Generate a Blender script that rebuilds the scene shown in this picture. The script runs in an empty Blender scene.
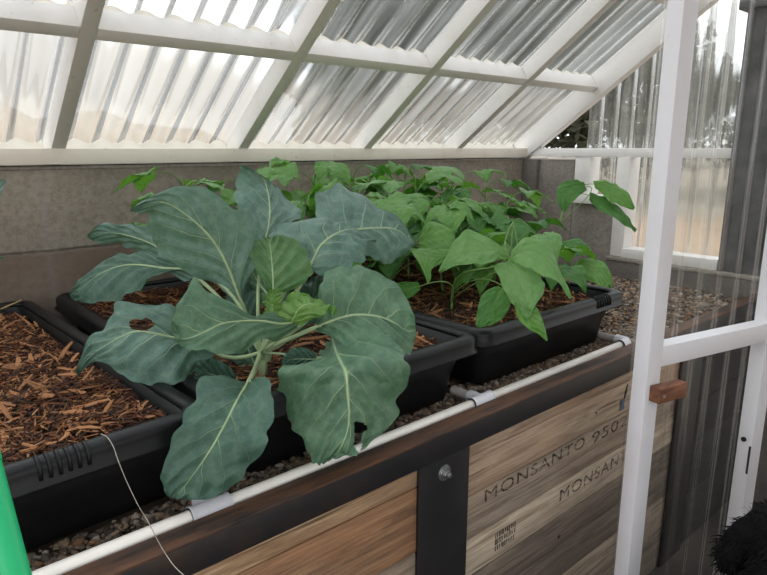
import bpy, bmesh, math, random
import numpy as np
from mathutils import Vector, Matrix, noise
from math import sin, cos, pi, radians, tan, atan2, sqrt, hypot

rng = random.Random(11)
nrg = np.random.default_rng(5)
S = bpy.context.scene
COL = S.collection

# ------------------------------------------------------------------ camera
ZC = 1.40
FPX = 620.0
PIT = radians(12.7)
AZ = radians(48.95)
FH = Vector((cos(AZ), sin(AZ), 0))
RT = Vector((sin(AZ), -cos(AZ), 0))
UPZ = Vector((0, 0, 1))
FW = FH * cos(PIT) - UPZ * sin(PIT)
UP = FH * sin(PIT) + UPZ * cos(PIT)
CAM = Vector((0, 0, ZC))

def at(u, v, d):
    """world point seen at photo position (u, v) at depth d"""
    return CAM + (FW + RT * ((u - 383.5) / FPX) + UP * ((287.5 - v) / FPX)) * d

cd = bpy.data.cameras.new('camera')
co = bpy.data.objects.new('camera', cd)
COL.objects.link(co)
cd.sensor_width = 36
cd.lens = FPX * 36 / 767
cd.clip_start = 0.02
cd.clip_end = 300
R3 = Matrix((RT, UP, -FW)).transposed()
co.matrix_world = Matrix.Translation(CAM) @ R3.to_4x4()
S.camera = co
S.view_settings.view_transform = 'Standard'
S.view_settings.look = 'None'
S.view_settings.gamma = 1
S.view_settings.use_curve_mapping = False
S.view_settings.exposure = 0.46
S.cycles.use_denoising = True
S.cycles.max_bounces = 14
S.cycles.transparent_max_bounces = 24
S.cycles.transmission_bounces = 10
S.cycles.sample_clamp_indirect = 6

# ------------------------------------------------------------------ node helpers
def srgb(r, g, b):
    def f(c):
        c /= 255.0
        return c / 12.92 if c <= .04045 else ((c + .055) / 1.055) ** 2.4
    return (f(r), f(g), f(b), 1)

class NT:
    def __init__(s, name):
        s.m = bpy.data.materials.new(name)
        s.m.use_nodes = True
        s.t = s.m.node_tree
        s.t.nodes.clear()
        s.out = s.t.nodes.new('ShaderNodeOutputMaterial')
    def n(s, typ, props=None, **ins):
        nd = s.t.nodes.new(typ)
        for k, v in (props or {}).items():
            setattr(nd, k, v)
        for k, v in ins.items():
            key = int(k[1:]) if k[0] == '_' and k[1:].isdigit() else k.replace('_', ' ')
            sock = nd.inputs[key]
            if isinstance(v, bpy.types.NodeSocket):
                s.t.links.new(v, sock)
            else:
                sock.default_value = v
        return nd
    def math(s, op, a, b=0.0, c=0.0, clamp=False):
        nd = s.n('ShaderNodeMath', {'operation': op, 'use_clamp': clamp}, _0=a, _1=b, _2=c)
        return nd.outputs[0]
    def mix(s, f, a, b, blend='MIX'):
        nd = s.t.nodes.new('ShaderNodeMix')
        nd.data_type = 'RGBA'
        nd.blend_type = blend
        for sock, v in ((nd.inputs[0], f), (nd.inputs[6], a), (nd.inputs[7], b)):
            if isinstance(v, bpy.types.NodeSocket):
                s.t.links.new(v, sock)
            else:
                sock.default_value = v
        return nd.outputs[2]
    def ramp(s, f, stops, interp='LINEAR'):
        nd = s.t.nodes.new('ShaderNodeValToRGB')
        nd.color_ramp.interpolation = interp
        el = nd.color_ramp.elements
        while len(el) < len(stops):
            el.new(.5)
        for e, (p, c) in zip(el, stops):
            e.position = p
            e.color = c if len(c) == 4 else (*c, 1)
        s.t.links.new(f, nd.inputs[0])
        return nd.outputs[0]
    def coord(s, which='Object', scale=None):
        o = s.n('ShaderNodeTexCoord').outputs[which]
        if scale:
            o = s.n('ShaderNodeMapping', None, Vector=o, Scale=scale).outputs[0]
        return o
    def noise(s, vec, scale, detail=4, rough=.6, out=0, dist=0.0):
        return s.n('ShaderNodeTexNoise', None, Vector=vec, Scale=scale, Detail=detail, Roughness=rough, Distortion=dist).outputs[out]
    def bump(s, h, strength=.3, dist=.01):
        return s.n('ShaderNodeBump', None, Height=h, Strength=strength, Distance=dist).outputs[0]
    def pbsdf(s, color, rough=.6, normal=None, **kw):
        ins = dict(Base_Color=color, Roughness=rough, **kw)
        if normal is not None:
            ins['Normal'] = normal
        return s.n('ShaderNodeBsdfPrincipled', None, **ins).outputs[0]
    def done(s, shader):
        s.t.links.new(shader, s.out.inputs[0])
        return s.m

def mat_paint(name, col, dirt=.25, rough=.5):
    t = NT(name)
    c = t.coord()
    n1 = t.noise(c, 6, 5)
    n2 = t.noise(t.coord(scale=(3, 3, 3)), 30, 3)
    f = t.ramp(n1, [(.52, (0, 0, 0)), (.75, (1, 1, 1))])
    base = t.mix(t.math('MULTIPLY', f, dirt), col, srgb(176, 168, 150))
    spots = t.ramp(t.noise(c, 55, 2), [(.70, (0, 0, 0)), (.76, (1, 1, 1))])
    base = t.mix(t.math('MULTIPLY', spots, dirt), base, srgb(120, 108, 92))
    return t.done(t.pbsdf(base, rough, t.bump(n2, .15, .002)))

M = {}
M['paint'] = mat_paint('white_paint', srgb(240, 238, 235))
M['paint_door'] = mat_paint('white_door_paint', srgb(228, 227, 232), .12)
M['paint_cream'] = mat_paint('cream_paint', srgb(242, 235, 221), .25)
M['foam'] = mat_paint('cream_foam', srgb(240, 234, 220), .15)

def mat_concrete(name, col, col2, brick=True):
    t = NT(name)
    c = t.coord()
    n1 = t.noise(c, 2.6, 6, .65)
    n2 = t.noise(c, 70, 4, .7)
    base = t.mix(t.ramp(n1, [(.35, (0, 0, 0)), (.68, (1, 1, 1))]), col, col2)
    speck = t.ramp(n2, [(.42, (0, 0, 0)), (.62, (1, 1, 1))])
    base = t.mix(t.math('MULTIPLY', speck, .38), base, srgb(92, 84, 76))
    sp2 = t.ramp(t.noise(c, 130, 2, .5), [(.62, (0, 0, 0)), (.72, (1, 1, 1))])
    base = t.mix(t.math('MULTIPLY', sp2, .25), base, srgb(168, 162, 152))
    h = t.math('MULTIPLY', n2, .5)
    if brick:
        sx = t.n('ShaderNodeSeparateXYZ', None, Vector=c)
        # lower course of browner block below the bed joint
        z = t.math('ADD', sx.outputs[2], t.math('MULTIPLY', t.math('SUBTRACT', n1, .5), .02))
        low = t.math('LESS_THAN', z, ZC - .292)
        base = t.mix(t.math('MULTIPLY', low, .65), base, srgb(112, 92, 78))
        joint = t.math('SUBTRACT', 1.0, t.math('MULTIPLY', t.math('ABSOLUTE', t.math('SUBTRACT', z, ZC - .290)), 130), clamp=True)
        xx = t.math('ABSOLUTE', t.math('SUBTRACT', t.math('FRACT', t.math('DIVIDE', t.math('ADD', sx.outputs[0], -.43), .40)), .5))
        vj = t.math('SUBTRACT', 1.0, t.math('MULTIPLY', t.math('SUBTRACT', .5, xx), 22), clamp=True)
        vj = t.math('MULTIPLY', vj, t.math('MULTIPLY', n1, .8))
        base = t.mix(t.math('MULTIPLY', vj, .55), base, srgb(150, 148, 146))
        base = t.mix(t.math('MULTIPLY', joint, .45), base, srgb(82, 76, 70))
        h = t.math('SUBTRACT', h, t.math('MULTIPLY', joint, .8))
    return t.done(t.pbsdf(base, .95, t.bump(h, .8, .008)))

M['block'] = mat_concrete('concrete_block', srgb(140, 131, 119), srgb(168, 159, 146))
M['block_end'] = mat_concrete('concrete_end_block', srgb(136, 130, 124), srgb(168, 160, 150), False)
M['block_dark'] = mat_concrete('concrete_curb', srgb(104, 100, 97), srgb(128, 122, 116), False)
M['cap'] = mat_concrete('concrete_cap', srgb(170, 164, 154), srgb(148, 140, 132), False)

def mat_poly(name, trans, refr, transl, gloss, tint, rough=.14, ior=1.12, streak=.5, axis=2):
    t = NT(name)
    c = t.coord()
    sc = (34, 1.4, 1.4) if axis != 1 else (1.4, 34, 1.4)
    st = t.noise(t.coord(scale=sc), 1.0, 3, .6)
    dirt = t.noise(c, 5, 5, .65)
    f = t.math('MULTIPLY', t.ramp(st, [(.38, (0, 0, 0)), (.7, (1, 1, 1))]), streak)
    f = t.math('MULTIPLY', f, t.math('ADD', .4, dirt))
    tr = t.n('ShaderNodeBsdfTransparent', None, Color=tint).outputs[0]
    rf = t.n('ShaderNodeBsdfRefraction', None, Color=tint, Roughness=rough, IOR=ior).outputs[0]
    tl = t.n('ShaderNodeBsdfTranslucent', None, Color=srgb(240, 241, 238)).outputs[0]
    gl = t.n('ShaderNodeBsdfGlossy', None, Color=(1, 1, 1, 1), Roughness=.12).outputs[0]
    a = t.n('ShaderNodeMixShader', None, _0=refr / (trans + refr), _1=tr, _2=rf).outputs[0]
    k = t.math('ADD', transl, f, clamp=True)
    b = t.n('ShaderNodeMixShader', None, _0=k, _1=a, _2=tl).outputs[0]
    fr = t.n('ShaderNodeLayerWeight', None, Blend=.25).outputs['Fresnel']
    g = t.n('ShaderNodeMixShader', None, _0=t.math('MULTIPLY', fr, gloss), _1=b, _2=gl).outputs[0]
    return t.done(g)

M['roof_poly'] = mat_poly('hazy_corrugated_plastic', .15, .70, .06, .26, (.97, .98, .97, 1), .28, 1.13, streak=.22)
M['end_poly'] = mat_poly('weathered_corrugated_plastic', .30, .55, .06, .4, (.93, .93, .90, 1), .22, 1.12, streak=.2, axis=1)
M['door_poly'] = mat_poly('clear_corrugated_plastic', .9, .06, .01, .16, (.95, .95, .93, 1), .1, 1.05, streak=.04)

def mat_plain(name, col, rough=.5, metal=0.0, var=.12, scale=12, bump=.1, spec=.5):
    t = NT(name)
    c = t.coord()
    n = t.noise(c, scale, 5, .6)
    dark = tuple(x * (1 - 2.2 * var) for x in col[:3]) + (1,)
    lite = tuple(min(1, x * (1 + 2.2 * var)) for x in col[:3]) + (1,)
    b = t.mix(t.ramp(n, [(.3, (0, 0, 0)), (.7, (1, 1, 1))]), dark, lite)
    return t.done(t.pbsdf(b, rough, t.bump(t.noise(c, scale * 8, 3), bump, .002), Metallic=metal, Specular_IOR_Level=spec))

M['tub'] = mat_plain('black_plastic', srgb(20, 21, 23), .42, 0, .15, 8, .08, .3)
M['pvc'] = mat_plain('white_pvc', srgb(246, 240, 232), .3, 0, .05, 9, .02)
M['pvc_fit'] = mat_plain('pvc_fitting', srgb(214, 214, 220), .38, 0, .05, 9, .02)
M['pvc_dirty'] = mat_plain('dusty_pvc', srgb(176, 170, 166), .6, 0, .15, 14, .05)
M['bolt'] = mat_plain('zinc_steel', srgb(170, 172, 172), .35, .9, .1, 40, .05)
M['dark_panel'] = mat_plain('charcoal_panel', srgb(90, 90, 91), .6, 0, .25, 7, .1)
M['string'] = mat_plain('grey_string', srgb(178, 172, 158), .8, 0, .1, 60)
M['green'] = mat_plain('green_plastic', srgb(20, 172, 108), .45, 0, .05, 5, .02)
M['soil'] = mat_plain('dark_soil', srgb(46, 32, 24), .95, 0, .3, 30, .6)
M['floor'] = mat_plain('packed_dirt_floor', srgb(56, 50, 45), .95, 0, .25, 4, .4)
M['stem'] = mat_plain('pale_green_stem', srgb(158, 178, 134), .5, 0, .1, 20)
M['bean_stem'] = mat_plain('green_stem', srgb(104, 140, 66), .5, 0, .1, 20)
M['twig'] = mat_plain('dry_straw', srgb(176, 150, 104), .8, 0, .15, 30)

def mat_ground():
    t = NT('dry_ground')
    c = t.coord()
    b = t.ramp(t.noise(c, .35, 6, .65), [(.3, srgb(146, 126, 106)), (.55, srgb(172, 148, 124)), (.75, srgb(122, 116, 94))])
    return t.done(t.pbsdf(b, 1.0, t.bump(t.noise(c, 6, 4), .6, .05)))
M['ground'] = mat_ground()
M['scrub'] = mat_plain('scrubby_bank', srgb(158, 148, 132), 1.0, 0, .16, .8, .6)

def mat_rust():
    t = NT('rusty_steel_top')
    c = t.coord()
    n = t.noise(t.coord(scale=(1, 6, 6)), 7, 5, .65)
    b = t.ramp(n, [(.32, srgb(40, 36, 36)), (.5, srgb(84, 60, 46)), (.68, srgb(112, 76, 52)), (.8, srgb(66, 52, 46))])
    return t.done(t.pbsdf(b, .65, t.bump(t.noise(c, 60, 4), .25, .003), Metallic=.2))
M['rust'] = mat_rust()

def mat_steel():
    t = NT('dark_steel')
    c = t.coord()
    n = t.noise(c, 5, 6, .7)
    b = t.ramp(n, [(.3, srgb(30, 31, 35)), (.55, srgb(44, 42, 43)), (.72, srgb(70, 54, 45))])
    return t.done(t.pbsdf(b, .5, t.bump(t.noise(c, 40, 4), .12, .003), Metallic=.3))
M['steel'] = mat_steel()

def mat_wood(name, light, dark, stain, stain_amt=.5, seed=0.0, rough=.8):
    t = NT(name)
    v = t.n('ShaderNodeMapping', None, Vector=t.coord(), Location=(seed, seed * .7, seed * 1.3), Scale=(1.6, 14, 26)).outputs[0]
    g = t.noise(v, 2.0, 8, .7, dist=.9)
    fine = t.noise(t.n('ShaderNodeMapping', None, Vector=t.coord(), Location=(seed, 0, seed), Scale=(4, 60, 150)).outputs[0], 1.5, 5, .7)
    b = t.mix(t.ramp(g, [(.38, (0, 0, 0)), (.58, (1, 1, 1))]), dark, light)
    b = t.mix(t.math('MULTIPLY', t.ramp(fine, [(.46, (0, 0, 0)), (.60, (1, 1, 1))]), .5), b, dark)
    crack = t.noise(t.n('ShaderNodeMapping', None, Vector=t.coord(), Location=(seed, seed, seed * 2), Scale=(2.2, 40, 90)).outputs[0], 1.0, 3, .5)
    b = t.mix(t.math('MULTIPLY', t.ramp(crack, [(.66, (0, 0, 0)), (.70, (1, 1, 1))]), .7), b, srgb(46, 38, 32))
    s_ = t.noise(t.n('ShaderNodeMapping', None, Vector=t.coord(), Location=(seed * 3, 0, seed), Scale=(1, 1, 1.8)).outputs[0], 3.6, 5, .65)
    b = t.mix(t.math('MULTIPLY', t.ramp(s_, [(.42, (0, 0, 0)), (.68, (1, 1, 1))]), stain_amt), b, stain)
    return t.done(t.pbsdf(b, rough, t.bump(t.math('ADD', g, t.math('MULTIPLY', fine, .6)), .35, .004)))

M['wood_tan'] = mat_wood('tan_plank_wood', srgb(204, 172, 136), srgb(146, 114, 84), srgb(132, 104, 78), .4, 1.0)
M['wood_orange'] = mat_wood('orange_stained_plank', srgb(172, 134, 100), srgb(104, 80, 62), srgb(180, 124, 82), .5, 4.0)
M['wood_grey'] = mat_wood('grey_weathered_plank', srgb(166, 150, 132), srgb(110, 96, 84), srgb(172, 146, 118), .45, 7.0)
M['wood_warm'] = mat_wood('warm_weathered_plank', srgb(188, 166, 142), srgb(130, 110, 92), srgb(190, 150, 122), .5, 10.0)
M['wood_pale'] = mat_wood('pale_weathered_plank', srgb(206, 190, 168), srgb(146, 128, 108), srgb(134, 116, 100), .35, 14.0)
M['wood_dark'] = mat_wood('dark_weathered_plank', srgb(128, 114, 100), srgb(80, 70, 62), srgb(100, 90, 80), .5, 18.0)
M['added_wall_board'] = mat_paint('pale_grey_added_wall', srgb(176, 170, 162), .2)  # pale so the added wall behind the viewer gives fill light
M['wood_black'] = mat_wood('near_black_plank', srgb(40, 37, 34), srgb(22, 20, 19), srgb(32, 29, 27), .5, 18.0)  # much darker than the other planks, for boards past the second plate
M['blue_paint'] = mat_plain('faded_blue_paint', srgb(84, 96, 112), .8, 0, .3, 60)
M['latch'] = mat_wood('red_brown_wood', srgb(150, 98, 68), srgb(98, 60, 42), srgb(84, 52, 38), .35, 23.0, .6)

def mat_ink():
    t = NT('worn_stencil_ink')
    c = t.coord()
    n = t.noise(c, 90, 4, .7)
    m = t.noise(c, 14, 3, .6)
    f = t.math('MULTIPLY', t.ramp(n, [(.36, (0, 0, 0)), (.5, (1, 1, 1))]), t.ramp(m, [(.3, (.35, .35, .35)), (.55, (1, 1, 1))]))
    ink = t.pbsdf(srgb(44, 36, 32), .85)
    tr = t.n('ShaderNodeBsdfTransparent').outputs[0]
    return t.done(t.n('ShaderNodeMixShader', None, _0=t.math('MULTIPLY', f, .5), _1=tr, _2=ink).outputs[0])
M['ink'] = mat_ink()

def mat_attr(name, rough=.9, bump_scale=200):
    t = NT(name)
    a = t.n('ShaderNodeAttribute', {'attribute_name': 'tone'}).outputs[0]
    n = t.noise(t.coord(), bump_scale, 3)
    b = t.mix(t.math('MULTIPLY', n, .35), a, (0.02, .014, .01, 1))
    return t.done(t.pbsdf(b, rough, t.bump(n, .3, .003)))
M['chips'] = mat_attr('shredded_wood_chips')
M['pebble'] = mat_attr('crushed_pebbles')

def mat_leaf(name, c0, c1, veincol, nvein=5.5, slant=.40, vein_amt=.78, rough=.5, transl=.22, tcol=None, retic=.13, quilt=1.1):
    t = NT(name)
    uv = t.n('ShaderNodeUVMap', {'uv_map': 'UVMap'}).outputs[0]
    nz = t.n('ShaderNodeTexNoise', None, Vector=uv, Scale=5.0, Detail=2.0)
    d = t.n('ShaderNodeVectorMath', {'operation': 'SCALE'}, _0=t.n('ShaderNodeVectorMath', {'operation': 'SUBTRACT'}, _0=nz.outputs['Color'], _1=(.5, .5, .5)).outputs[0], Scale=.07).outputs[0]
    p = t.n('ShaderNodeVectorMath', {'operation': 'ADD'}, _0=uv, _1=d).outputs[0]
    sx = t.n('ShaderNodeSeparateXYZ', None, Vector=p)
    raw = t.n('ShaderNodeSeparateXYZ', None, Vector=uv)
    s_, tv = sx.outputs[0], t.math('MULTIPLY_ADD', raw.outputs[1], 2.0, -1.0)
    at_ = t.math('ABSOLUTE', tv)
    side = t.math('MULTIPLY', t.math('GREATER_THAN', tv, 0.0), .45)
    q = t.math('MULTIPLY', t.math('SUBTRACT', s_, t.math('MULTIPLY', t.math('POWER', at_, .85), slant)), nvein)
    fr = t.math('ABSOLUTE', t.math('SUBTRACT', t.math('FRACT', t.math('ADD', q, side)), .5))  # .5 on the vein
    wv = t.math('MULTIPLY_ADD', at_, .05, -.10)
    v1 = t.math('DIVIDE', t.math('SUBTRACT', fr, t.math('MULTIPLY_ADD', at_, .035, .445)), .04, clamp=True)
    v1 = t.math('MULTIPLY', v1, t.math('SUBTRACT', 1.0, t.math('MULTIPLY', at_, .75)))
    mid = t.math('SUBTRACT', 1.0, t.math('DIVIDE', at_, t.math('MULTIPLY_ADD', raw.outputs[0], -.035, .05)), clamp=True)
    mid = t.math('MULTIPLY', mid, 1.6, clamp=True)
    vo = t.n('ShaderNodeTexVoronoi', {'feature': 'DISTANCE_TO_EDGE'}, Vector=t.n('ShaderNodeMapping', None, Vector=p, Scale=(13, 8, 1)).outputs[0], Scale=1.0).outputs[0]
    net = t.math('SUBTRACT', 1.0, t.math('MULTIPLY', vo, 17.0), clamp=True)
    vein = t.math('MAXIMUM', t.math('MAXIMUM', mid, t.math('MULTIPLY', v1, .95)), t.math('MULTIPLY', net, retic))
    blot = t.noise(t.coord(), 22, 4, .6)
    base = t.mix(t.ramp(blot, [(.3, (0, 0, 0)), (.7, (1, 1, 1))]), c0, c1)
    base = t.mix(t.math('MULTIPLY', t.ramp(t.noise(t.coord(), 60, 3, .7), [(.45, (0, 0, 0)), (.7, (1, 1, 1))]), .16), base, veincol)
    base = t.mix(t.math('MULTIPLY', vein, vein_amt), base, veincol)
    qv = t.n('ShaderNodeTexVoronoi', {'feature': 'SMOOTH_F1'}, Vector=t.n('ShaderNodeMapping', None, Vector=p, Scale=(9, 5.5, 1)).outputs[0], Scale=1.0, Smoothness=.5).outputs[0]
    h = t.math('ADD', t.math('MULTIPLY_ADD', v1, -.7, t.math('MULTIPLY', qv, -quilt)), t.math('ADD', t.math('MULTIPLY', net, -.04), t.math('MULTIPLY', blot, .35)))
    bn = t.bump(h, .6, .007)
    pb = t.pbsdf(base, rough, bn, Specular_IOR_Level=.4)
    tl = t.n('ShaderNodeBsdfTranslucent', None, Color=tcol or c1).outputs[0]
    return t.done(t.n('ShaderNodeMixShader', None, _0=transl, _1=pb, _2=tl).outputs[0])

M['collard'] = mat_leaf('blue_green_leaf', srgb(66, 98, 88), srgb(96, 130, 118), srgb(178, 202, 168), transl=.15, tcol=srgb(120, 160, 100))
M['collard_green'] = mat_leaf('grey_green_leaf', srgb(62, 96, 75), srgb(90, 126, 100), srgb(168, 194, 150), transl=.16, tcol=srgb(120, 165, 90))
M['collard_shaded'] = mat_leaf('shaded_blue_green_leaf', srgb(54, 84, 72), srgb(72, 106, 92), srgb(140, 170, 132), transl=.12, tcol=srgb(90, 130, 80))  # darker copy, shade from the leaves above put into its colour
M['collard_mid'] = mat_leaf('mid_green_leaf', srgb(64, 102, 62), srgb(86, 126, 80), srgb(156, 188, 128), transl=.18, tcol=srgb(120, 170, 70))
M['collard_young'] = mat_leaf('young_green_leaf', srgb(90, 130, 64), srgb(108, 148, 78), srgb(166, 196, 120), transl=.22, tcol=srgb(130, 190, 60))
M['bean'] = mat_leaf('bean_leaf', srgb(86, 134, 62), srgb(108, 156, 78), srgb(128, 172, 94), 6, .5, .4, .5, .28, srgb(112, 176, 50), .05)
M['bean_lite'] = mat_leaf('light_bean_leaf', srgb(100, 146, 84), srgb(120, 164, 100), srgb(140, 180, 116), 6, .5, .4, .5, .25, srgb(130, 186, 64), .05)
M['bean_dark'] = mat_leaf('dark_bean_leaf', srgb(58, 108, 46), srgb(78, 130, 58), srgb(90, 140, 72), 6, .5, .4, .5, .25, srgb(90, 160, 40), .05)

def mat_fur():
    t = NT('black_fur')
    n = t.noise(t.coord(), 60, 5, .7)
    return t.done(t.pbsdf(t.ramp(n, [(.3, (.002, .002, .0025)), (.7, (.008, .0075, .008))]), .7, t.bump(n, .8, .01), Specular_IOR_Level=.15))
M['fur'] = mat_fur()
M['eye'] = mat_plain('dark_eye', (.02, .012, .006, 1), .1)
M['nose'] = mat_plain('black_nose', (.01, .01, .01, 1), .35)
def mat_treeleaf(name, a, b):
    t = NT(name)
    c = t.ramp(t.noise(t.coord(), 1.6, 4), [(.3, a), (.7, b)])
    pb = t.pbsdf(c, .7)
    tl = t.n('ShaderNodeBsdfTranslucent', None, Color=b).outputs[0]
    return t.done(t.n('ShaderNodeMixShader', None, _0=.2, _1=pb, _2=tl).outputs[0])
M['tree_leaf'] = mat_treeleaf('tree_foliage', srgb(58, 66, 50), srgb(88, 94, 70))
M['tree_leaf2'] = mat_treeleaf('olive_foliage', srgb(66, 70, 54), srgb(100, 102, 80))
M['bark'] = mat_plain('bark', srgb(86, 74, 62), .95, 0, .3, 20, .6)

# ------------------------------------------------------------------ object helpers
def link(o, parent=None):
    COL.objects.link(o)
    if parent is not None:
        o.parent = parent
        o.matrix_parent_inverse = parent.matrix_world.inverted() if parent.type != 'EMPTY' else Matrix.Translation(-parent.location)
    return o

def tag(o, label=None, cat=None, group=None, kind=None):
    if label: o['label'] = label
    if cat: o['category'] = cat
    if group: o['group'] = group
    if kind: o['kind'] = kind
    return o

def empty(name, loc, label=None, cat=None, group=None, kind=None):
    o = bpy.data.objects.new(name, None)
    o.location = loc
    o.empty_display_size = .1
    COL.objects.link(o)
    return tag(o, label, cat, group, kind)

def mesh_obj(name, verts, faces, mats, parent=None, smooth=True, uvs=None, fmat=None):
    me = bpy.data.meshes.new(name)
    me.from_pydata([tuple(v) for v in verts], [], faces)
    mats = mats if isinstance(mats, (list, tuple)) else [mats]
    for m in mats:
        me.materials.append(m)
    if uvs is not None:
        l = me.uv_layers.new(name='UVMap')
        li = np.empty(len(me.loops), dtype=np.int32)
        me.loops.foreach_get('vertex_index', li)
        l.data.foreach_set('uv', np.asarray(uvs, dtype=np.float32)[li].ravel())
    if fmat is not None:
        me.polygons.foreach_set('material_index', np.asarray(fmat, dtype=np.int32))
    me.polygons.foreach_set('use_smooth', [smooth] * len(me.polygons))
    me.update()
    return link(bpy.data.objects.new(name, me), parent)

class MB:
    """collects several shapes into one mesh"""
    def __init__(s):
        s.v, s.f, s.m = [], [], []
    def add(s, v, f, m=0):
        o = len(s.v)
        s.v += [Vector(p) for p in v]
        s.f += [tuple(i + o for i in q) for q in f]
        s.m += [m] * len(f)
    def hexa(s, p, m=0):
        """8 corners: 0-3 one end loop, 4-7 the other"""
        s.add(p, [(3, 2, 1, 0), (4, 5, 6, 7), (0, 1, 5, 4), (1, 2, 6, 5), (2, 3, 7, 6), (3, 0, 4, 7)], m)
    def box(s, x0, x1, y0, y1, z0, z1, m=0):
        s.hexa([(x0, y0, z0), (x1, y0, z0), (x1, y1, z0), (x0, y1, z0), (x0, y0, z1), (x1, y0, z1), (x1, y1, z1), (x0, y1, z1)], m)
    def tube(s, pts, r, n=10, m=0, caps=True):
        pts = [Vector(p) for p in pts]
        rs = r if isinstance(r, (list, tuple)) else [r] * len(pts)
        rings = []
        prev = None
        for i, p in enumerate(pts):
            d = (pts[min(i + 1, len(pts) - 1)] - pts[max(i - 1, 0)]).normalized()
            if prev is None:
                a = d.cross(Vector((0, 0, 1)))
                if a.length < 1e-3: a = d.cross(Vector((1, 0, 0)))
            else:
                a = prev - d * prev.dot(d)
            a.normalize(); prev = a
            b = d.cross(a)
            rings.append([p + (a * cos(2 * pi * k / n) + b * sin(2 * pi * k / n)) * rs[i] for k in range(n)])
        v = [q for rg in rings for q in rg]
        f = []
        for i in range(len(rings) - 1):
            for k in range(n):
                k2 = (k + 1) % n
                f.append((i * n + k, i * n + k2, (i + 1) * n + k2, (i + 1) * n + k))
        if caps:
            f.append(tuple(range(n - 1, -1, -1)))
            f.append(tuple((len(rings) - 1) * n + k for k in range(n)))
        s.add(v, f, m)
    def obj(s, name, mats, parent=None, smooth=False, bevel=0, seg=2):
        o = mesh_obj(name, s.v, s.f, mats, parent, smooth, None, s.m)
        bm = bmesh.new(); bm.from_mesh(o.data)
        bmesh.ops.recalc_face_normals(bm, faces=bm.faces)
        if bevel:
            bmesh.ops.bevel(bm, geom=list(bm.edges), offset=bevel, segments=seg, affect='EDGES', profile=.5)
        bm.to_mesh(o.data); bm.free()
        if smooth or bevel:
            o.data.polygons.foreach_set('use_smooth', [True] * len(o.data.polygons))
            if not smooth:
                try:
                    o.data.set_sharp_from_angle(angle=radians(40))
                except Exception:
                    pass
        return o

def boxobj(name, b, m, parent=None, bevel=.002):
    mb = MB(); mb.box(*b)
    return mb.obj(name, m, parent, False, bevel)

def crom(P, n):
    """Catmull-Rom resampling of an array of points to n samples"""
    P = np.asarray(P, float)
    k = len(P)
    Q = np.vstack([2 * P[0] - P[1], P, 2 * P[-1] - P[-2]])
    out = []
    for x in np.linspace(0, k - 1, n):
        i = min(int(x), k - 2); t = x - i
        a, b, c, d = Q[i], Q[i + 1], Q[i + 2], Q[i + 3]
        out.append(.5 * ((2 * b) + (c - a) * t + (2 * a - 5 * b + 4 * c - d) * t * t + (3 * b - a - 3 * c + d) * t ** 3))
    return np.array(out)

# ------------------------------------------------------------------ world
w = bpy.data.worlds.new('overcast_sky')
S.world = w
w.use_nodes = True
nt = w.node_tree
nt.nodes.clear()
wo = nt.nodes.new('ShaderNodeOutputWorld')
bg = nt.nodes.new('ShaderNodeBackground')
tc = nt.nodes.new('ShaderNodeTexCoord')
nz = nt.nodes.new('ShaderNodeTexNoise')
nz.inputs['Scale'].default_value = 2.2
nz.inputs['Detail'].default_value = 5
rp = nt.nodes.new('ShaderNodeValToRGB')
rp.color_ramp.elements[0].position = .35
rp.color_ramp.elements[0].color = (.80, .87, .96, 1)
rp.color_ramp.elements[1].position = .62
rp.color_ramp.elements[1].color = (1, 1, 1, 1)
nt.links.new(tc.outputs['Generated'], nz.inputs['Vector'])
nt.links.new(nz.outputs[0], rp.inputs[0])
nt.links.new(rp.outputs[0], bg.inputs[0])
bg.inputs[1].default_value = 1.45
nt.links.new(bg.outputs[0], wo.inputs[0])

# ------------------------------------------------------------------ setting
YW = 1.95          # back wall face
XE = 2.65          # end wall face
GZ = ZC - .570     # gravel level

floor_o = boxobj('floor', (-1.6, 3.2, -1.6, YW + .2, -.05, 0), M['floor'], None, 0)
tag(floor_o, 'packed dirt floor in front of the raised bed', 'floor', None, 'structure')
mb = MB()
mb.add([(-60, -60, -.06), (60, -60, -.06), (60, 60, -.06), (-60, 60, -.06)], [(0, 1, 2, 3)])
gr = mb.obj('ground', M['ground'])
tag(gr, 'dry tan ground outside the greenhouse', 'ground', None, 'structure')

wb = empty('wall_back', (.5, YW, 0), 'grey concrete block wall behind the tubs with white sill on top', 'wall', None, 'structure')
boxobj('block_wall', (-1.6, XE + .2, YW, YW + .2, 0, ZC - .052), M['block'], wb, .004)
boxobj('mortar_cap', (-1.6, XE + .2, YW - .004, YW + .2, ZC - .060, ZC - .050), M['cap'], wb, .003)
boxobj('sill_plate', (-1.6, XE - .005, YW - .018, YW + .13, ZC - .046, ZC - .001), M['paint_cream'], wb, .003)

# --- roof
K = .72
CT = 1 / sqrt(1 + K * K); ST = K * CT
def rp_(x, sdist, d):
    """roof frame: x along the wall, distance up the slope from the sill, height above the underside plane"""
    return Vector((x, 1.931 - sdist * CT + d * ST, ZC - .001 + sdist * ST + d * CT))

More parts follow.
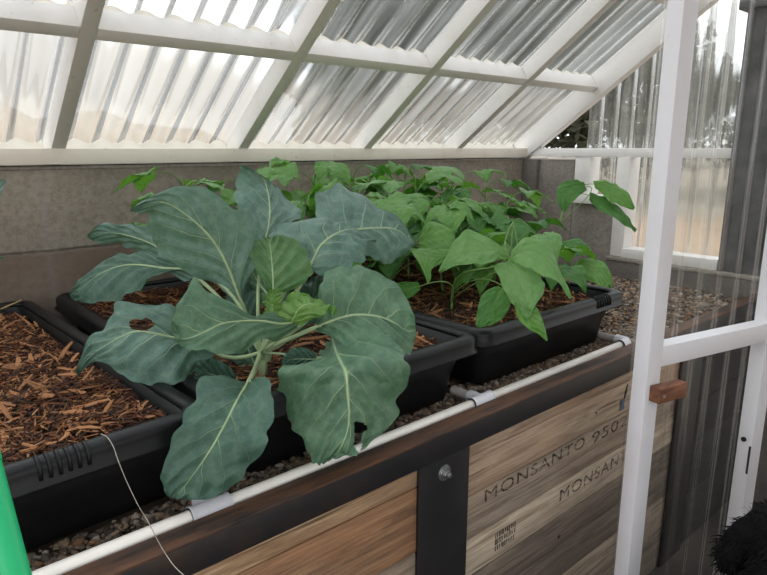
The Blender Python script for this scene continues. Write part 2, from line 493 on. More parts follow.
SL = 3.28
roof = empty('ceiling', (.5, YW, ZC), 'sloping white timber roof frame glazed with hazy corrugated plastic', 'roof', None, 'structure')
RW, RD = .038, .066
RAFT = [-.09, .481, 1.055, 1.600, 2.140]
def rafter(x, s0, s1, wd, d0, d1, m, name='rafter'):
    mb = MB()
    mb.hexa([rp_(x - wd / 2, s0, d0), rp_(x + wd / 2, s0, d0), rp_(x + wd / 2, s0, d1), rp_(x - wd / 2, s0, d1),
             rp_(x - wd / 2, s1, d0), rp_(x + wd / 2, s1, d0), rp_(x + wd / 2, s1, d1), rp_(x - wd / 2, s1, d1)])
    return mb.obj(name, m, roof, False, .002)
for x in RAFT:
    rafter(x, -.10, SL, RW, 0, RD, M['paint'])
er = rafter(XE + .012, -.06, SL, .045, -.034, .066, M['paint'], 'end_rafter')
xs = RAFT + [XE - .01]
bays = [(xs[i] + RW / 2, xs[i + 1] - RW / 2 if i < len(xs) - 2 else XE - .011) for i in range(len(xs) - 1)]
bays = [(-1.5, RAFT[0] - RW / 2)] + bays
PITCH, AMP = .0762, .0085
def wave(x):
    return AMP * sin(2 * pi * x / PITCH)
for (a, b) in bays:
    for s0 in (.418, .90, 1.40, 1.9, 2.4, 2.9):
        mb = MB()
        mb.hexa([rp_(a, s0, 0), rp_(b, s0, 0), rp_(b, s0, RD - .004), rp_(a, s0, RD - .004), rp_(a, s0 + .036, 0), rp_(b, s0 + .036, 0), rp_(b, s0 + .036, RD - .004), rp_(a, s0 + .036, RD - .004)])
        mb.obj('purlin', M['paint'], roof, False, .002)
def closure(a, b, s0, w_, base, m):
    n = max(4, int((b - a) / PITCH * 10))
    v, f = [], []
    for i in range(n + 1):
        x = a + (b - a) * i / n
        h = RD + .010 + wave(x) - .0012
        for (sd, d) in ((s0, base), (s0 + w_, base), (s0 + w_, h), (s0, h)):
            v.append(rp_(x, sd, d))
    for i in range(n):
        o = i * 4
        for k in range(4):
            f.append((o + k, o + (k + 1) % 4, o + 4 + (k + 1) % 4, o + 4 + k))
    f += [(3, 2, 1, 0), tuple(n * 4 + k for k in range(4))]
    mb = MB(); mb.add(v, f)
    return mb.obj('closure_strip', m, roof, False)
for (a, b) in bays:
    closure(a, b, -.092, .024, .040, M['foam'])
    closure(a, b, .423, .026, RD - .006, M['foam'])
def roof_sheet(x0, x1, s0, s1):
    n = int((x1 - x0) / PITCH * 14)
    v, f = [], []
    for i in range(n + 1):
        x = x0 + (x1 - x0) * i / n
        v += [rp_(x, s0, RD + .010 + wave(x)), rp_(x, s1, RD + .010 + wave(x))]
    for i in range(n):
        f.append((2 * i, 2 * i + 2, 2 * i + 3, 2 * i + 1))
    mb = MB(); mb.add(v, f)
    return mb.obj('corrugated_sheet', M['roof_poly'], roof, True)
roof_sheet(-1.55, XE + .06, -.125, SL)

# --- unseen board wall, added behind the viewer to shape the light
wf = empty('wall_front_added', (.5, -.75, 0), 'unseen pale grey board wall added behind the viewer, with a wide opening to shape the light', 'wall', None, 'structure')
for i in range(17):
    z0 = i * .2
    for (xa, xb) in (((-1.6, -1.0), (.9, 3.2)) if z0 < 2.0 else ((-1.6, 3.2),)):   # wide opening left to let daylight onto the bed front
        boxobj('added_wall_board', (xa, xb, -.80, -.752, z0, z0 + .197), M['added_wall_board'], wf, .004)

# --- end wall
we = empty('wall_right', (XE, 1.4, 0), 'stepped block end wall with white framed corrugated plastic glazing', 'wall', None, 'structure')
boxobj('high_block', (XE + .012, XE + .2, 1.672, YW - .002, 0, ZC - .056), M['block_end'], we, .004)
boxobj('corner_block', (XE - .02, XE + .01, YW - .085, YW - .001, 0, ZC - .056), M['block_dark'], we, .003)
boxobj('low_block', (XE + .013, XE + .2, 1.452, 1.670, 0, ZC - .256), M['block_end'], we, .004)
boxobj('curb', (XE - .03, XE + .2, .6, 1.449, 0, ZC - .502), M['block_dark'], we, .006)
boxobj('curb_cap', (XE - .034, XE + .2, .6, 1.450, ZC - .503, ZC - .485), M['cap'], we, .005)
boxobj('top_rail', (XE, XE + .045, .80, YW - .03, ZC - .041, ZC - .002), M['paint'], we, .002)
boxobj('post', (XE + .005, XE + .092, 1.585, 1.664, ZC - .215, ZC - .042), M['paint'], we, .002)
boxobj('post', (XE - .004, XE + .088, 1.385, 1.447, ZC - .484, ZC - .042), M['paint'], we, .002)
boxobj('window_sill', (XE - .02, XE + .1, 1.449, 1.655, ZC - .255, ZC - .216), M['paint'], we, .002)
boxobj('bottom_rail', (XE - .02, XE + .07, .972, 1.384, ZC - .484, ZC - .442), M['paint'], we, .002)
boxobj('gable_post', (XE + .0, XE + .045, .925, .975, ZC - .001, ZC + .62), M['paint'], we, .002)
def end_sheet(y0, y1, x, z0, ztop, m, name, amp=.009, pitch=.0762):
    n = int((y1 - y0) / pitch * 14)
    v, f = [], []
    for i in range(n + 1):
        y = y0 + (y1 - y0) * i / n
        xx = x + amp * sin(2 * pi * y / pitch)
        v += [(xx, y, z0), (xx, y, ztop(y))]
    for i in range(n):
        f.append((2 * i, 2 * i + 1, 2 * i + 3, 2 * i + 2))
    mb = MB(); mb.add(v, f)
    return mb.obj(name, m, we, True)
end_sheet(.955, 1.664, XE + .105, ZC - .48, lambda y: ZC + .03 + K * (1.931 - y), M['end_poly'], 'corrugated_sheet')
mb = MB()
# charcoal ribbed panel beside the glazing
ys = .60
prof = []
y = .60
y = .60 - .018
while y < .94:
    prof += [(y, 0), (y + .038, 0), (y + .044, -.012), (y + .058, -.012)]
    y += .0655
v = []
for (yy, dx) in prof:
    v += [(XE - .012 + dx, yy, 0), (XE - .012 + dx, yy, ZC + .52), (XE + .004 + dx, yy, ZC + .52), (XE + .004 + dx, yy, 0)]
f = []
for i in range(len(prof) - 1):
    o = i * 4
    for k in range(4):
        f.append((o + k, o + (k + 1) % 4, o + 4 + (k + 1) % 4, o + 4 + k))
f += [(0, 1, 2, 3), tuple((len(prof) - 1) * 4 + k for k in (3, 2, 1, 0))]
mb.add(v, f)
mb.obj('charcoal_panel', M['dark_panel'], we)
boxobj('panel_cap', (XE - .03, XE + .06, .6, 1.0, ZC + .50, ZC + .535), M['dark_panel'], we)

# ------------------------------------------------------------------ door
DD = Vector((cos(radians(-13)), sin(radians(-13)), 0))
DN = Vector((DD.y, -DD.x, 0))            # towards the camera side
P0 = at(664.6, 200, 1.18)
P0.z = 0
door = empty('door_1', P0, 'open white framed door with clear corrugated panel, wooden turn button on its edge', 'door', None, 'structure')
def dbox(a0, a1, t0, t1, z0, z1, m, name, parent=None, bevel=.002):
    mb = MB()
    pts = [P0 + DD * a - DN * t + Vector((0, 0, z)) for (a, t, z) in ((a0, t0, z0), (a1, t0, z0), (a1, t1, z0), (a0, t1, z0), (a0, t0, z1), (a1, t0, z1), (a1, t1, z1), (a0, t1, z1))]
    mb.hexa(pts)
    return mb.obj(name, m, parent or door, False, bevel)
# second stile: same edge seen 106 px further to the right
def along(u, v0=430):
    r = FW + RT * ((u - 383.5) / FPX) + UP * ((287.5 - v0) / FPX)
    a = Matrix(((r.x, -DD.x), (r.y, -DD.y)))
    sol = a.inverted() @ Vector((P0.x, P0.y))
    return sol[1]
A2 = along(754)
def zon(u, v, a):
    p = P0 + DD * a
    h = hypot(p.x, p.y)
    r = FW + RT * ((u - 383.5) / FPX) + UP * ((287.5 - v) / FPX)
    return ZC + r.z * h / hypot(r.x, r.y)
TH, WD = .036, .041
ZT = zon(667, 347, .041)
ZB = zon(667, 368, .041)
HB = .08
dbox(0, WD, 0, TH, HB, ZC + .72, M['paint_door'], 'stile')
dbox(A2, A2 + WD, 0, TH, HB, ZC + .72, M['paint_door'], 'stile')
dbox(WD, A2, .001, TH - .001, ZB, ZT, M['paint_door'], 'rail')
dbox(WD, A2, .001, TH - .001, ZC + .67, ZC + .715, M['paint_door'], 'rail')
dbox(WD, A2, .001, TH - .001, HB, HB + .05, M['paint_door'], 'rail')
n = int(A2 / .066 * 16)
v, f = [], []
for i in range(n + 1):
    a = .004 + (A2 + WD - .008) * i / n
    t = TH + .008 + .0065 * sin(2 * pi * a / .066)
    p = P0 + DD * a - DN * t
    v += [(p.x, p.y, HB), (p.x, p.y, ZC + .71)]
for i in range(n):
    f.append((2 * i, 2 * i + 2, 2 * i + 3, 2 * i + 1))
mb = MB(); mb.add(v, f)
mb.obj('corrugated_panel', M['door_poly'], door, True)
ZL = zon(655, 393, .02)
latch = dbox(.010, .094, -.026, -.001, ZL - .015, ZL + .018, M['latch'], 'turn_button', None, .002)
tag(latch, 'red brown wooden turn button')
mb = MB()
pc = P0 + DD * .022 + DN * .024 + Vector((0, 0, ZL + .001))
mb.tube([pc - DN * .001, pc + DN * .0015], .0065, 16)
mb.tube([pc + DN * .0012, pc + DN * .004], .0038, 12)
mb.obj('screw', M['bolt'], latch, False)
zh = zon(741, 440, A2)
mb = MB(); hc = P0 + DD * A2 - DN * .020 + Vector((0, 0, zh))
mb.tube([hc + DD * .001, hc - DD * .004], .006, 12); mb.obj('hinge_bolt', M['steel'], door)
dbox(A2 - .0015, A2, .0005, .0055, zh - .085, zh - .012, M['steel'], 'dark_gap_strip', None, .0005)  # thin dark strip standing in for the black shade of a gap

# ------------------------------------------------------------------ raised bed
YF = .775
bed = empty('raised_bed', (.85, YF, 0), 'raised garden bed faced with reclaimed planks and a dark steel edge', 'raised bed')
B0, B1 = -1.3, XE - .04
mb = MB()
mb.hexa([(B0, YF, ZC - .605), (B1, YF, ZC - .605), (B1, YF + .006, ZC - .605), (B0, YF + .006, ZC - .605), (B0, YF, ZC - .555), (B1, YF, ZC - .555), (B1, YF + .006, ZC - .555), (B0, YF + .006, ZC - .555)])
o = mb.obj('steel_edge', M['steel'], bed, False, .0015)
boxobj('steel_flange', (B0, B1, YF + .001, YF + .046, ZC - .5565, ZC - .5505), M['rust'], bed, .0015)
def plank(x0, x1, z0, z1, m, y=None):
    y = YF + .014 + rng.uniform(-.002, .002) if y is None else y
    return boxobj('plank', (x0, x1, y, y + .022, z0 + .0012, z1 - .0012), m, bed, .0022)
PX0, PX1, PX2, PX3 = .772, .918, 1.932, 2.085
zz = lambda *a: [ZC + q for q in a]
for i, (z1, z0, m) in enumerate([(-.560, -.652, 'wood_tan'), (-.652, -.798, 'wood_orange'), (-.798, -.90, 'wood_grey'), (-.90, -1.03, 'wood_tan'), (-1.03, -1.16, 'wood_grey'), (-1.16, -1.29, 'wood_warm'), (-1.29, -1.40, 'wood_dark')]):
    plank(B0, PX0 + .004, ZC + z0, ZC + z1, M[m])
RB = [(-.560, -.642, 'wood_warm'), (-.642, -.738, 'wood_warm'), (-.738, -.842, 'wood_pale'), (-.842, -.955, 'wood_grey'), (-.955, -1.03, 'wood_grey'), (-1.03, -1.13, 'wood_dark'), (-1.13, -1.25, 'wood_grey'), (-1.25, -1.40, 'wood_dark')]
RB = [(-.560, -.642, 'wood_warm'), (-.642, -.736, 'wood_warm'), (-.736, -.842, 'wood_grey'), (-.842, -.94, 'wood_pale'), (-.94, -1.03, 'wood_dark'), (-1.03, -1.13, 'wood_dark'), (-1.13, -1.25, 'wood_grey'), (-1.25, -1.40, 'wood_dark')]
for (z1, z0, m) in RB:
    plank(PX1 - .004, PX2 + .004, ZC + z0, ZC + z1, M[m], YF + .0145)
for (z1, z0) in ((-.56, -.70), (-.70, -.85), (-.85, -1.0), (-1.0, -1.2), (-1.2, -1.4)):
    plank(PX3 - .004, B1, ZC + z0, ZC + z1, M['wood_black'])
for (a, b) in ((PX0, PX1), (PX2, PX3)):
    pl = boxobj('steel_plate', (a, b, YF + .004, YF + .0115, 0, ZC - .6045), M['steel'], bed, .0015)
    if a == PX0:
        mb = MB()
        bc = Vector((.840, YF + .004, ZC - .640))
        mb.tube([bc, bc - Vector((0, .003, 0))], .017, 28)
        mb.tube([bc - Vector((0, .003, 0)), bc - Vector((0, .0045, 0))], .013, 28)
        mb.tube([bc - Vector((0, .0045, 0)), bc - Vector((0, .012, 0))], .0095, 6)
        mb.tube([bc - Vector((0, .012, 0)), bc - Vector((0, .018, 0))], .005, 12)
        tag(mb.obj('bolt', M['bolt'], pl, False, .0004, 1), 'grey zinc bolt with washer')
boxobj('inner_liner', (B0, B1, YF + .038, YW - .01, 0, GZ - .022), M['soil'], bed, 0)

# stencilled lettering on the right hand planks
def lettering(txt, x0, x1, zb, h, y, slope=0.0, stencil=True):
    cu = bpy.data.curves.new('lettering', 'FONT')
    cu.body = txt
    cu.size = 1
    cu.space_character = 1.12
    ob = bpy.data.objects.new('lettering', cu)
    COL.objects.link(ob)
    bpy.context.view_layer.update()
    dg = bpy.context.evaluated_depsgraph_get()
    me = bpy.data.meshes.new_from_object(ob.evaluated_get(dg))
    bpy.data.objects.remove(ob)
    bm = bmesh.new(); bm.from_mesh(me)
    bmesh.ops.triangulate(bm, faces=bm.faces)
    bmesh.ops.subdivide_edges(bm, edges=bm.edges, cuts=2, use_grid_fill=True)
    xs_ = [v.co.x for v in bm.verts]; ys_ = [v.co.y for v in bm.verts]
    ax, bx, ay, by = min(xs_), max(xs_), min(ys_), max(ys_)
    for vtx in bm.verts:
        px = x0 + (vtx.co.x - ax) / (bx - ax) * (x1 - x0)
        pz = zb + (vtx.co.y - ay) / (by - ay) * h + slope * (px - x0)
        vtx.co = (px, y, pz)
    if stencil:   # horizontal stencil bridge through the letters
        dl = [fc for fc in bm.faces if .46 < (fc.calc_center_median().z - zb - slope * (fc.calc_center_median().x - x0)) / h < .54]
        bmesh.ops.delete(bm, geom=dl, context='FACES')
    dup_ = bmesh.ops.duplicate(bm, geom=list(bm.verts) + list(bm.edges) + list(bm.faces))['geom']
    for g_ in dup_:
        if isinstance(g_, bmesh.types.BMVert): g_.co += Vector((.0016, -.0002, .0006))
    bm.to_mesh(me); bm.free()
    me.materials.clear(); me.materials.append(M['ink'])
    ob = link(bpy.data.objects.new('lettering', me), bed)
    return ob
lettering('MONSANTO', .985, 1.392, ZC - .772, .030, YF + .0138)
lettering('95024', 1.428, 1.665, ZC - .778, .032, YF + .0138)
lettering('MONSANTO', 1.290, 1.690, ZC - .894, .034, YF + .0138)
# small illegible stamp on the pale plank
mb = MB()
for r in range(3):
    x = 1.03
    while x < 1.105:
        wd_ = rng.uniform(.002, .0045)
        mb.box(x, x + wd_, YF + .0132, YF + .0142, ZC - .880 - r * .017 - rng.uniform(0, .004), ZC - .869 - r * .017)
        x += wd_ + rng.uniform(.002, .005)
mb.obj('stamp', M['ink'], bed)
mb = MB()
mb.tube([(1.600, YF + .0138, ZC - .650), (1.592, YF + .0136, ZC - .672), (1.588, YF + .0138, ZC - .690)], [.0015, .003, .002], 6)
mb.obj('paint_mark', M['steel'], bed)
boxobj('paint_mark', (1.566, 1.590, YF + .0128, YF + .0144, ZC - .722, ZC - .690), M['blue_paint'], bed, .0004)
# knots, nail heads
for (x, z, r) in ((1.44, -.69, .003), (1.30, -1.0, .005)):
    mb = MB()
    mb.tube([(x, YF + .0150, ZC + z), (x, YF + .0128, ZC + z)], r, 10)
    mb.obj('nail_head', M['steel'], bed)

# ------------------------------------------------------------------ gravel
def tone_attr(me, cols_per_vert):
    a = me.color_attributes.new('tone', 'FLOAT_COLOR', 'POINT')
    a.data.foreach_set('color', np.asarray(cols_per_vert, dtype=np.float32).ravel())

def ico(sub):
    bm = bmesh.new()
    bmesh.ops.create_icosphere(bm, subdivisions=sub, radius=1)
    v = np.array([p.co[:] for p in bm.verts]); f = [[x.index for x in q.verts] for q in bm.faces]
    bm.free()
    return v, np.array(f)

TUBS = [(-.215, .408, .868, 1.905), (.420, 1.044, .858, 1.935), (1.052, 1.708, .866, 1.935)]
TAP = .05
def in_tub(x, y):
    for (a, b, c, d) in TUBS:
        if a + TAP + .012 < x < b - TAP - .012 and c + TAP + .012 < y < d - TAP: return True
    return False
def pebbles():
    V, F, C = [], [], []
    iv, if_ = ico(1)
    off = 0
    pal = [srgb(112, 102, 94), srgb(142, 128, 114), srgb(86, 78, 74), srgb(160, 136, 112), srgb(124, 106, 90), srgb(172, 160, 148), srgb(100, 86, 72), srgb(150, 114, 84)]
    regs = [(-.3, 1.9, YF + .052, .95, .0050, 7500), (1.58, XE - .05, .84, YW - .02, .0066, 8500), (.38, .5, .9, 1.9, .007, 300), (1.0, 1.1, .9, 1.9, .007, 400)]
    for (a, b, c, d, r0, nn) in regs:
        for _ in range(nn):
            x, y = rng.uniform(a, b), rng.uniform(c, d)
            if in_tub(x, y): continue
            r = r0 * rng.choice((.6, .8, 1, 1, 1.25, 1.6))
            if rng.random() < .006: r *= 1.9
            sc = np.array([rng.uniform(.75, 1.3), rng.uniform(.75, 1.3), rng.uniform(.55, .9)]) * r
            th = rng.uniform(0, 6.28)
            p = iv * (1 + nrg.uniform(-.2, .2, (len(iv), 1))) * sc
            q = np.stack([p[:, 0] * cos(th) - p[:, 1] * sin(th), p[:, 0] * sin(th) + p[:, 1] * cos(th), p[:, 2]], 1)
            q += (x, y, GZ - .004 + rng.uniform(-.004, .005))
            V.append(q); F.append(if_ + off); off += len(iv)
            c_ = np.array(rng.choice(pal)) * rng.uniform(.7, 1.2)
            c_[3] = 1
            C.append(np.tile(c_, (len(iv), 1)))
    # bed of finer gravel under the stones
    nx, ny = 150, 50
    g = []
    for j in range(ny + 1):
        for i in range(nx + 1):
            x = B0 + (B1 - B0) * i / nx; y = YF + .04 + (YW - .012 - YF - .04) * j / ny
            g.append((x, y, GZ - .012 + .005 * noise.noise((x * 40, y * 40, 0))))
    gf = [(j * (nx + 1) + i, j * (nx + 1) + i + 1, (j + 1) * (nx + 1) + i + 1, (j + 1) * (nx + 1) + i) for j in range(ny) for i in range(nx)]
    verts = np.vstack(V + [np.array(g)])
    cols = np.vstack(C + [np.tile(np.array(srgb(104, 90, 76)), (len(g), 1))])
    faces = [tuple(q) for q in np.vstack(F)] + [tuple(off + k for k in q) for q in gf]
    me = bpy.data.meshes.new('gravel')
    me.from_pydata(verts.tolist(), [], faces)
    tone_attr(me, cols)
    me.materials.append(M['pebble'])
    me.polygons.foreach_set('use_smooth', [False] * len(me.polygons))
    return link(bpy.data.objects.new('gravel', me))
tag(pebbles(), 'brown grey crushed gravel filling the raised bed around the tubs', 'gravel', None, 'stuff')

# ------------------------------------------------------------------ tubs
ZR = ZC - .414
def rrect(x0, x1, y0, y1, r, z, n=8):
    out = []
    for (cx, cy, a0) in ((x1 - r, y0 + r, -90), (x1 - r, y1 - r, 0), (x0 + r, y1 - r, 90), (x0 + r, y0 + r, 180)):
        for k in range(n + 1):
            a = radians(a0 + 90 * k / n)
            out.append(Vector((cx + r * cos(a), cy + r * sin(a), z)))
    return out
def loft(loops, close_last=True):
    v, f = [], []
    n = len(loops[0])
    for lp in loops: v += lp
    for i in range(len(loops) - 1):
        for k in range(n):
            k2 = (k + 1) % n
            f.append((i * n + k, i * n + k2, (i + 1) * n + k2, (i + 1) * n + k))
    if close_last:
        f.append(tuple((len(loops) - 1) * n + k for k in range(n)))
    return v, f
def turn(o, box, yaw, dx):
    c = Vector(((box[0] + box[1]) / 2, (box[2] + box[3]) / 2, 0))
    bpy.context.view_layer.update()
    o.matrix_world = Matrix.Translation(c + Vector((dx, 0, 0))) @ Matrix.Rotation(yaw, 4, 'Z') @ Matrix.Translation(-c) @ o.matrix_world
TURN = (radians(2.6), -.024)
def make_tub(box, label, ribx):
    x0, x1, y0, y1 = box
    t = empty('mixing_tub', ((x0 + x1) / 2, (y0 + y1) / 2, GZ), label, 'tub', 'black mixing tubs in the raised bed')
    # body: outside wall, foot, inside wall
    R = .042
    def lp(ins, z, r=None): return rrect(x0 + ins, x1 - ins, y0 + ins, y1 - ins, max(.02, (r or R) - ins * .5), z)
    zt = ZR
    loops = [lp(.034, zt - .035), lp(.030, zt - .012)]
    out = [lp(TAP + .012, GZ + .002), lp(TAP + .003, GZ + .008), lp(.040, zt - .06), lp(.030, zt - .028), lp(.030, zt - .006)]
    inn = [lp(.034, zt - .006), lp(.036, zt - .06), lp(TAP + .01, GZ + .012)]
    v, f = loft([out[0]] + out[1:] + inn)
    f.append(tuple(range(len(out[0]) - 1, -1, -1)))
    mb = MB(); mb.add(v, f)
    mb.obj('body', M['tub'], t, True)
    # rolled rim with a lip hanging down outside
    prof = [(.031, -.008), (.030, .000), (.026, .004), (.018, .0055), (.008, .004), (.002, -.001), (0, -.008), (.0005, -.026), (-.004, -.030), (-.004, -.034), (.003, -.034), (.005, -.028), (.006, -.012), (.012, -.006), (.024, -.006)]
    v, f = loft([lp(a, zt + b) for a, b in prof], False)
    n_ = len(rrect(0, 1, 0, 1, .1, 0)); L = len(prof) - 1
    f += [(L * n_ + k, L * n_ + (k + 1) % n_, (k + 1) % n_, k) for k in range(n_)]
    mb = MB(); mb.add(v, f)
    mb.obj('rim', M['tub'], t, True)
    # grip ribs on the front of the rim
    for sgn in (0,):
        for k in range(6):
            xx = ribx + k * .0125
            mb = MB()
            mb.tube([(xx, y0 + .021, zt + .0045), (xx, y0 + .012, zt + .0065), (xx, y0 + .005, zt + .0040), (xx, y0 + .0, zt - .002), (xx, y0 - .0018, zt - .010), (xx, y0 - .001, zt - .021)], .0028, 8)
            mb.obj('grip_rib', M['tub'], t, True)
    return t
t1 = make_tub(TUBS[0], 'black plastic tub full of mulch with nothing growing in view, in the near corner', .150)
turn(t1, TUBS[0], *TURN)
make_tub(TUBS[1], 'black plastic tub holding the big blue-green collard plant', .70)
make_tub(TUBS[2], 'black plastic tub holding the bean plants, farthest from the viewer', 1.545)

CH = [srgb(92, 54, 34), srgb(120, 72, 44), srgb(150, 92, 56), srgb(176, 112, 68), srgb(70, 42, 28), srgb(50, 34, 26), srgb(196, 142, 92), srgb(112, 62, 40), srgb(84, 52, 36)]
def mulch(box, count, label, dry=1.0, lvl=-.020):
    x0, x1, y0, y1 = [box[0] + .034, box[1] - .034, box[2] + .034, box[3] - .034]
    zl = ZR + lvl
    V, F, C, off = [], [], [], 0
    nx, ny = 36, 54
    def hz(x, y):
        e = min(x - x0, x1 - x, y - y0, y1 - y)
        return zl + .012 * noise.noise((x * 9, y * 9, 3)) - .01 * max(0, 1 - e / .05) + .005 * noise.noise((x * 35, y * 35, 1))
    g = []
    for j in range(ny + 1):
        for i in range(nx + 1):
            x = x0 + (x1 - x0) * i / nx; y = y0 + (y1 - y0) * j / ny
            # keep to the rounded corners of the tub
            rr = .05
            cx = min(max(x, x0 + rr), x1 - rr); cy = min(max(y, y0 + rr), y1 - rr)
            dx, dy = x - cx, y - cy; dd = hypot(dx, dy)
            if dd > rr: x, y = cx + dx / dd * rr, cy + dy / dd * rr
            g.append((x, y, hz(x, y) - .004))
    V.append(np.array(g)); off = len(g)
    F += [(j * (nx + 1) + i, j * (nx + 1) + i + 1, (j + 1) * (nx + 1) + i + 1, (j + 1) * (nx + 1) + i) for j in range(ny) for i in range(nx)]
    C.append(np.tile(np.array(srgb(58, 36, 26)), (len(g), 1)))
    for _ in range(count):
        big = rng.random()
        L = rng.uniform(.010, .034) if big > .05 else rng.uniform(.04, .075)
        W = rng.uniform(.0010, .0036) if big > .05 else rng.uniform(.005, .011)
        T = rng.uniform(.0008, .0022)
        x, y = rng.uniform(x0 + .015, x1 - .015), rng.uniform(y0 + .015, y1 - .015)
        th = rng.uniform(0, pi); el = rng.gauss(0, .28); ro = rng.uniform(-.6, .6)
        if not (x0 + .01 < x + cos(th) * L / 2 < x1 - .01 and x0 + .01 < x - cos(th) * L / 2 < x1 - .01): continue
        if not (y0 + .01 < y + sin(th) * L / 2 < y1 - .01 and y0 + .01 < y - sin(th) * L / 2 < y1 - .01): continue
        Rm = Matrix.Rotation(th, 3, 'Z') @ Matrix.Rotation(el, 3, 'Y') @ Matrix.Rotation(ro, 3, 'X')
        bend = rng.uniform(-.12, .12) * L
        pts = []
        for (lx, by) in ((-.5, 0), (-.15, bend), (.2, bend), (.5, 0)):
            ww = W * (.55 if abs(lx) == .5 else 1) / 2
            for (yy, zz_) in ((-ww, -T / 2), (ww, -T / 2), (ww, T / 2), (-ww, T / 2)):
                pts.append(Rm @ Vector((lx * L, yy + by, zz_)))
        zc = hz(x, y) + rng.uniform(.000, .010)
        P = np.array([p[:] for p in pts]) + (x, y, zc)
        for i in range(3):
            o = off + i * 4
            F += [(o + k, o + (k + 1) % 4, o + 4 + (k + 1) % 4, o + 4 + k) for k in range(4)]
        F += [(off + 3, off + 2, off + 1, off), (off + 12, off + 13, off + 14, off + 15)]
        V.append(P); off += 16
        c = np.array(rng.choice(CH)) * rng.uniform(.35, 1.0) * dry
        if big < .06: c = np.array(srgb(184, 128, 84)) * rng.uniform(.6, 1.05) * dry
        c[3] = 1
        C.append(np.tile(c, (16, 1)))
    me = bpy.data.meshes.new('wood_chip_mulch')
    me.from_pydata(np.vstack(V).tolist(), [], F)
    tone_attr(me, np.vstack(C))
    me.materials.append(M['chips'])
    o = link(bpy.data.objects.new('wood_chip_mulch', me))
    if box is TUBS[0]: turn(o, box, *TURN)
    return tag(o, label, 'mulch', None, 'stuff')
mulch(TUBS[0], 15000, 'reddish brown shredded wood mulch filling the nearest black tub')
mulch(TUBS[1], 7000, 'reddish brown wood mulch around the foot of the collard plant')
mulch(TUBS[2], 6000, 'brown wood mulch under the bean plants', .8)

# ------------------------------------------------------------------ pipework
YP, ZP = .836, ZC - .5525
dp = empty('drain_pipe', (.9, YP, ZP), 'white PVC pipe run lying along the front edge of the gravel', 'pipe')
RP = .0107
def X(x): return (x, YP, ZP)
mb = MB(); mb.tube([X(-.6), X(1.665)], RP, 20); mb.obj('pipe', M['pvc'], dp, False, 0).data.polygons.foreach_set('use_smooth', [True] * 22)
def tee(xc, brl, elbow=False):
    mb = MB()
    if not elbow:
        mb.tube([X(xc - .033), X(xc + .033)], RP + .0042, 20)
        mb.tube([X(xc - .033), X(xc - .030)], RP + .0052, 20)
        mb.tube([X(xc + .030), X(xc + .033)], RP + .0052, 20)
    else:
        mb.tube([X(xc - .036), X(xc - .002), (xc + .006, YP + .006, ZP), (xc + .008, YP + .036, ZP)], RP + .0042, 20)
        mb.tube([X(xc - .036), X(xc - .032)], RP + .0052, 20)
    if not elbow:
        mb.tube([(xc, YP, ZP), (xc, YP + .034, ZP)], RP + .0042, 20)
    o = mb.obj('tee' if not elbow else 'elbow', M['pvc_fit'], dp, True)
    o.data.set_sharp_from_angle(angle=radians(50))
    mb = MB(); xo = xc + (.008 if elbow else 0)
    mb.tube([(xo, YP + .02, ZP), (xo, YP + brl, ZP)], RP, 18)
    o = mb.obj('branch_pipe', M['pvc_dirty'], dp, True)
    o.data.set_sharp_from_angle(angle=radians(50))
    tag(o, 'short dusty branch pipe')
tee(.367, .082); tee(1.018, .085); tee(1.665, .10, True)

# string
mb = MB()
pts = [at(101, 434, .912), at(107, 437, .895), at(113, 446, .885), at(118, 460, .88), at(126, 480, .885), at(138, 505, .895), at(146, 518, .908), at(152, 529, .902), at(158, 541, .882), at(165, 553, .860), at(176, 568, .846), at(192, 582, .842)]
mb.tube(crom([p[:] for p in pts], 40).tolist(), .0006, 6)
tag(mb.obj('string', M['string'], None, True), 'thin pale string trailing from the mulch tub over the white pipe', 'string')

# green garden stake-like hose at the near left
mb = MB()
g0, g1 = at(-11, 474, .62), at(21, 600, .58)
dirv = (g0 - g1).normalized()
pts = [g1 - dirv * .55, g1, g0, g0 + dirv * .01]
go = empty('garden_hose', g1, 'bright green tube leaning beside the nearest tub', 'hose')
mb.tube([p[:] for p in pts], .0135, 20)
o = mb.obj('tube', M['green'], go, True); o.data.set_sharp_from_angle(angle=radians(50))
mb = MB(); mb.tube([pts[-1][:], (pts[-1] + dirv * .012)[:]], .0142, 20)
o = mb.obj('end_cap', M['green'], go, True); o.data.set_sharp_from_angle(angle=radians(50))

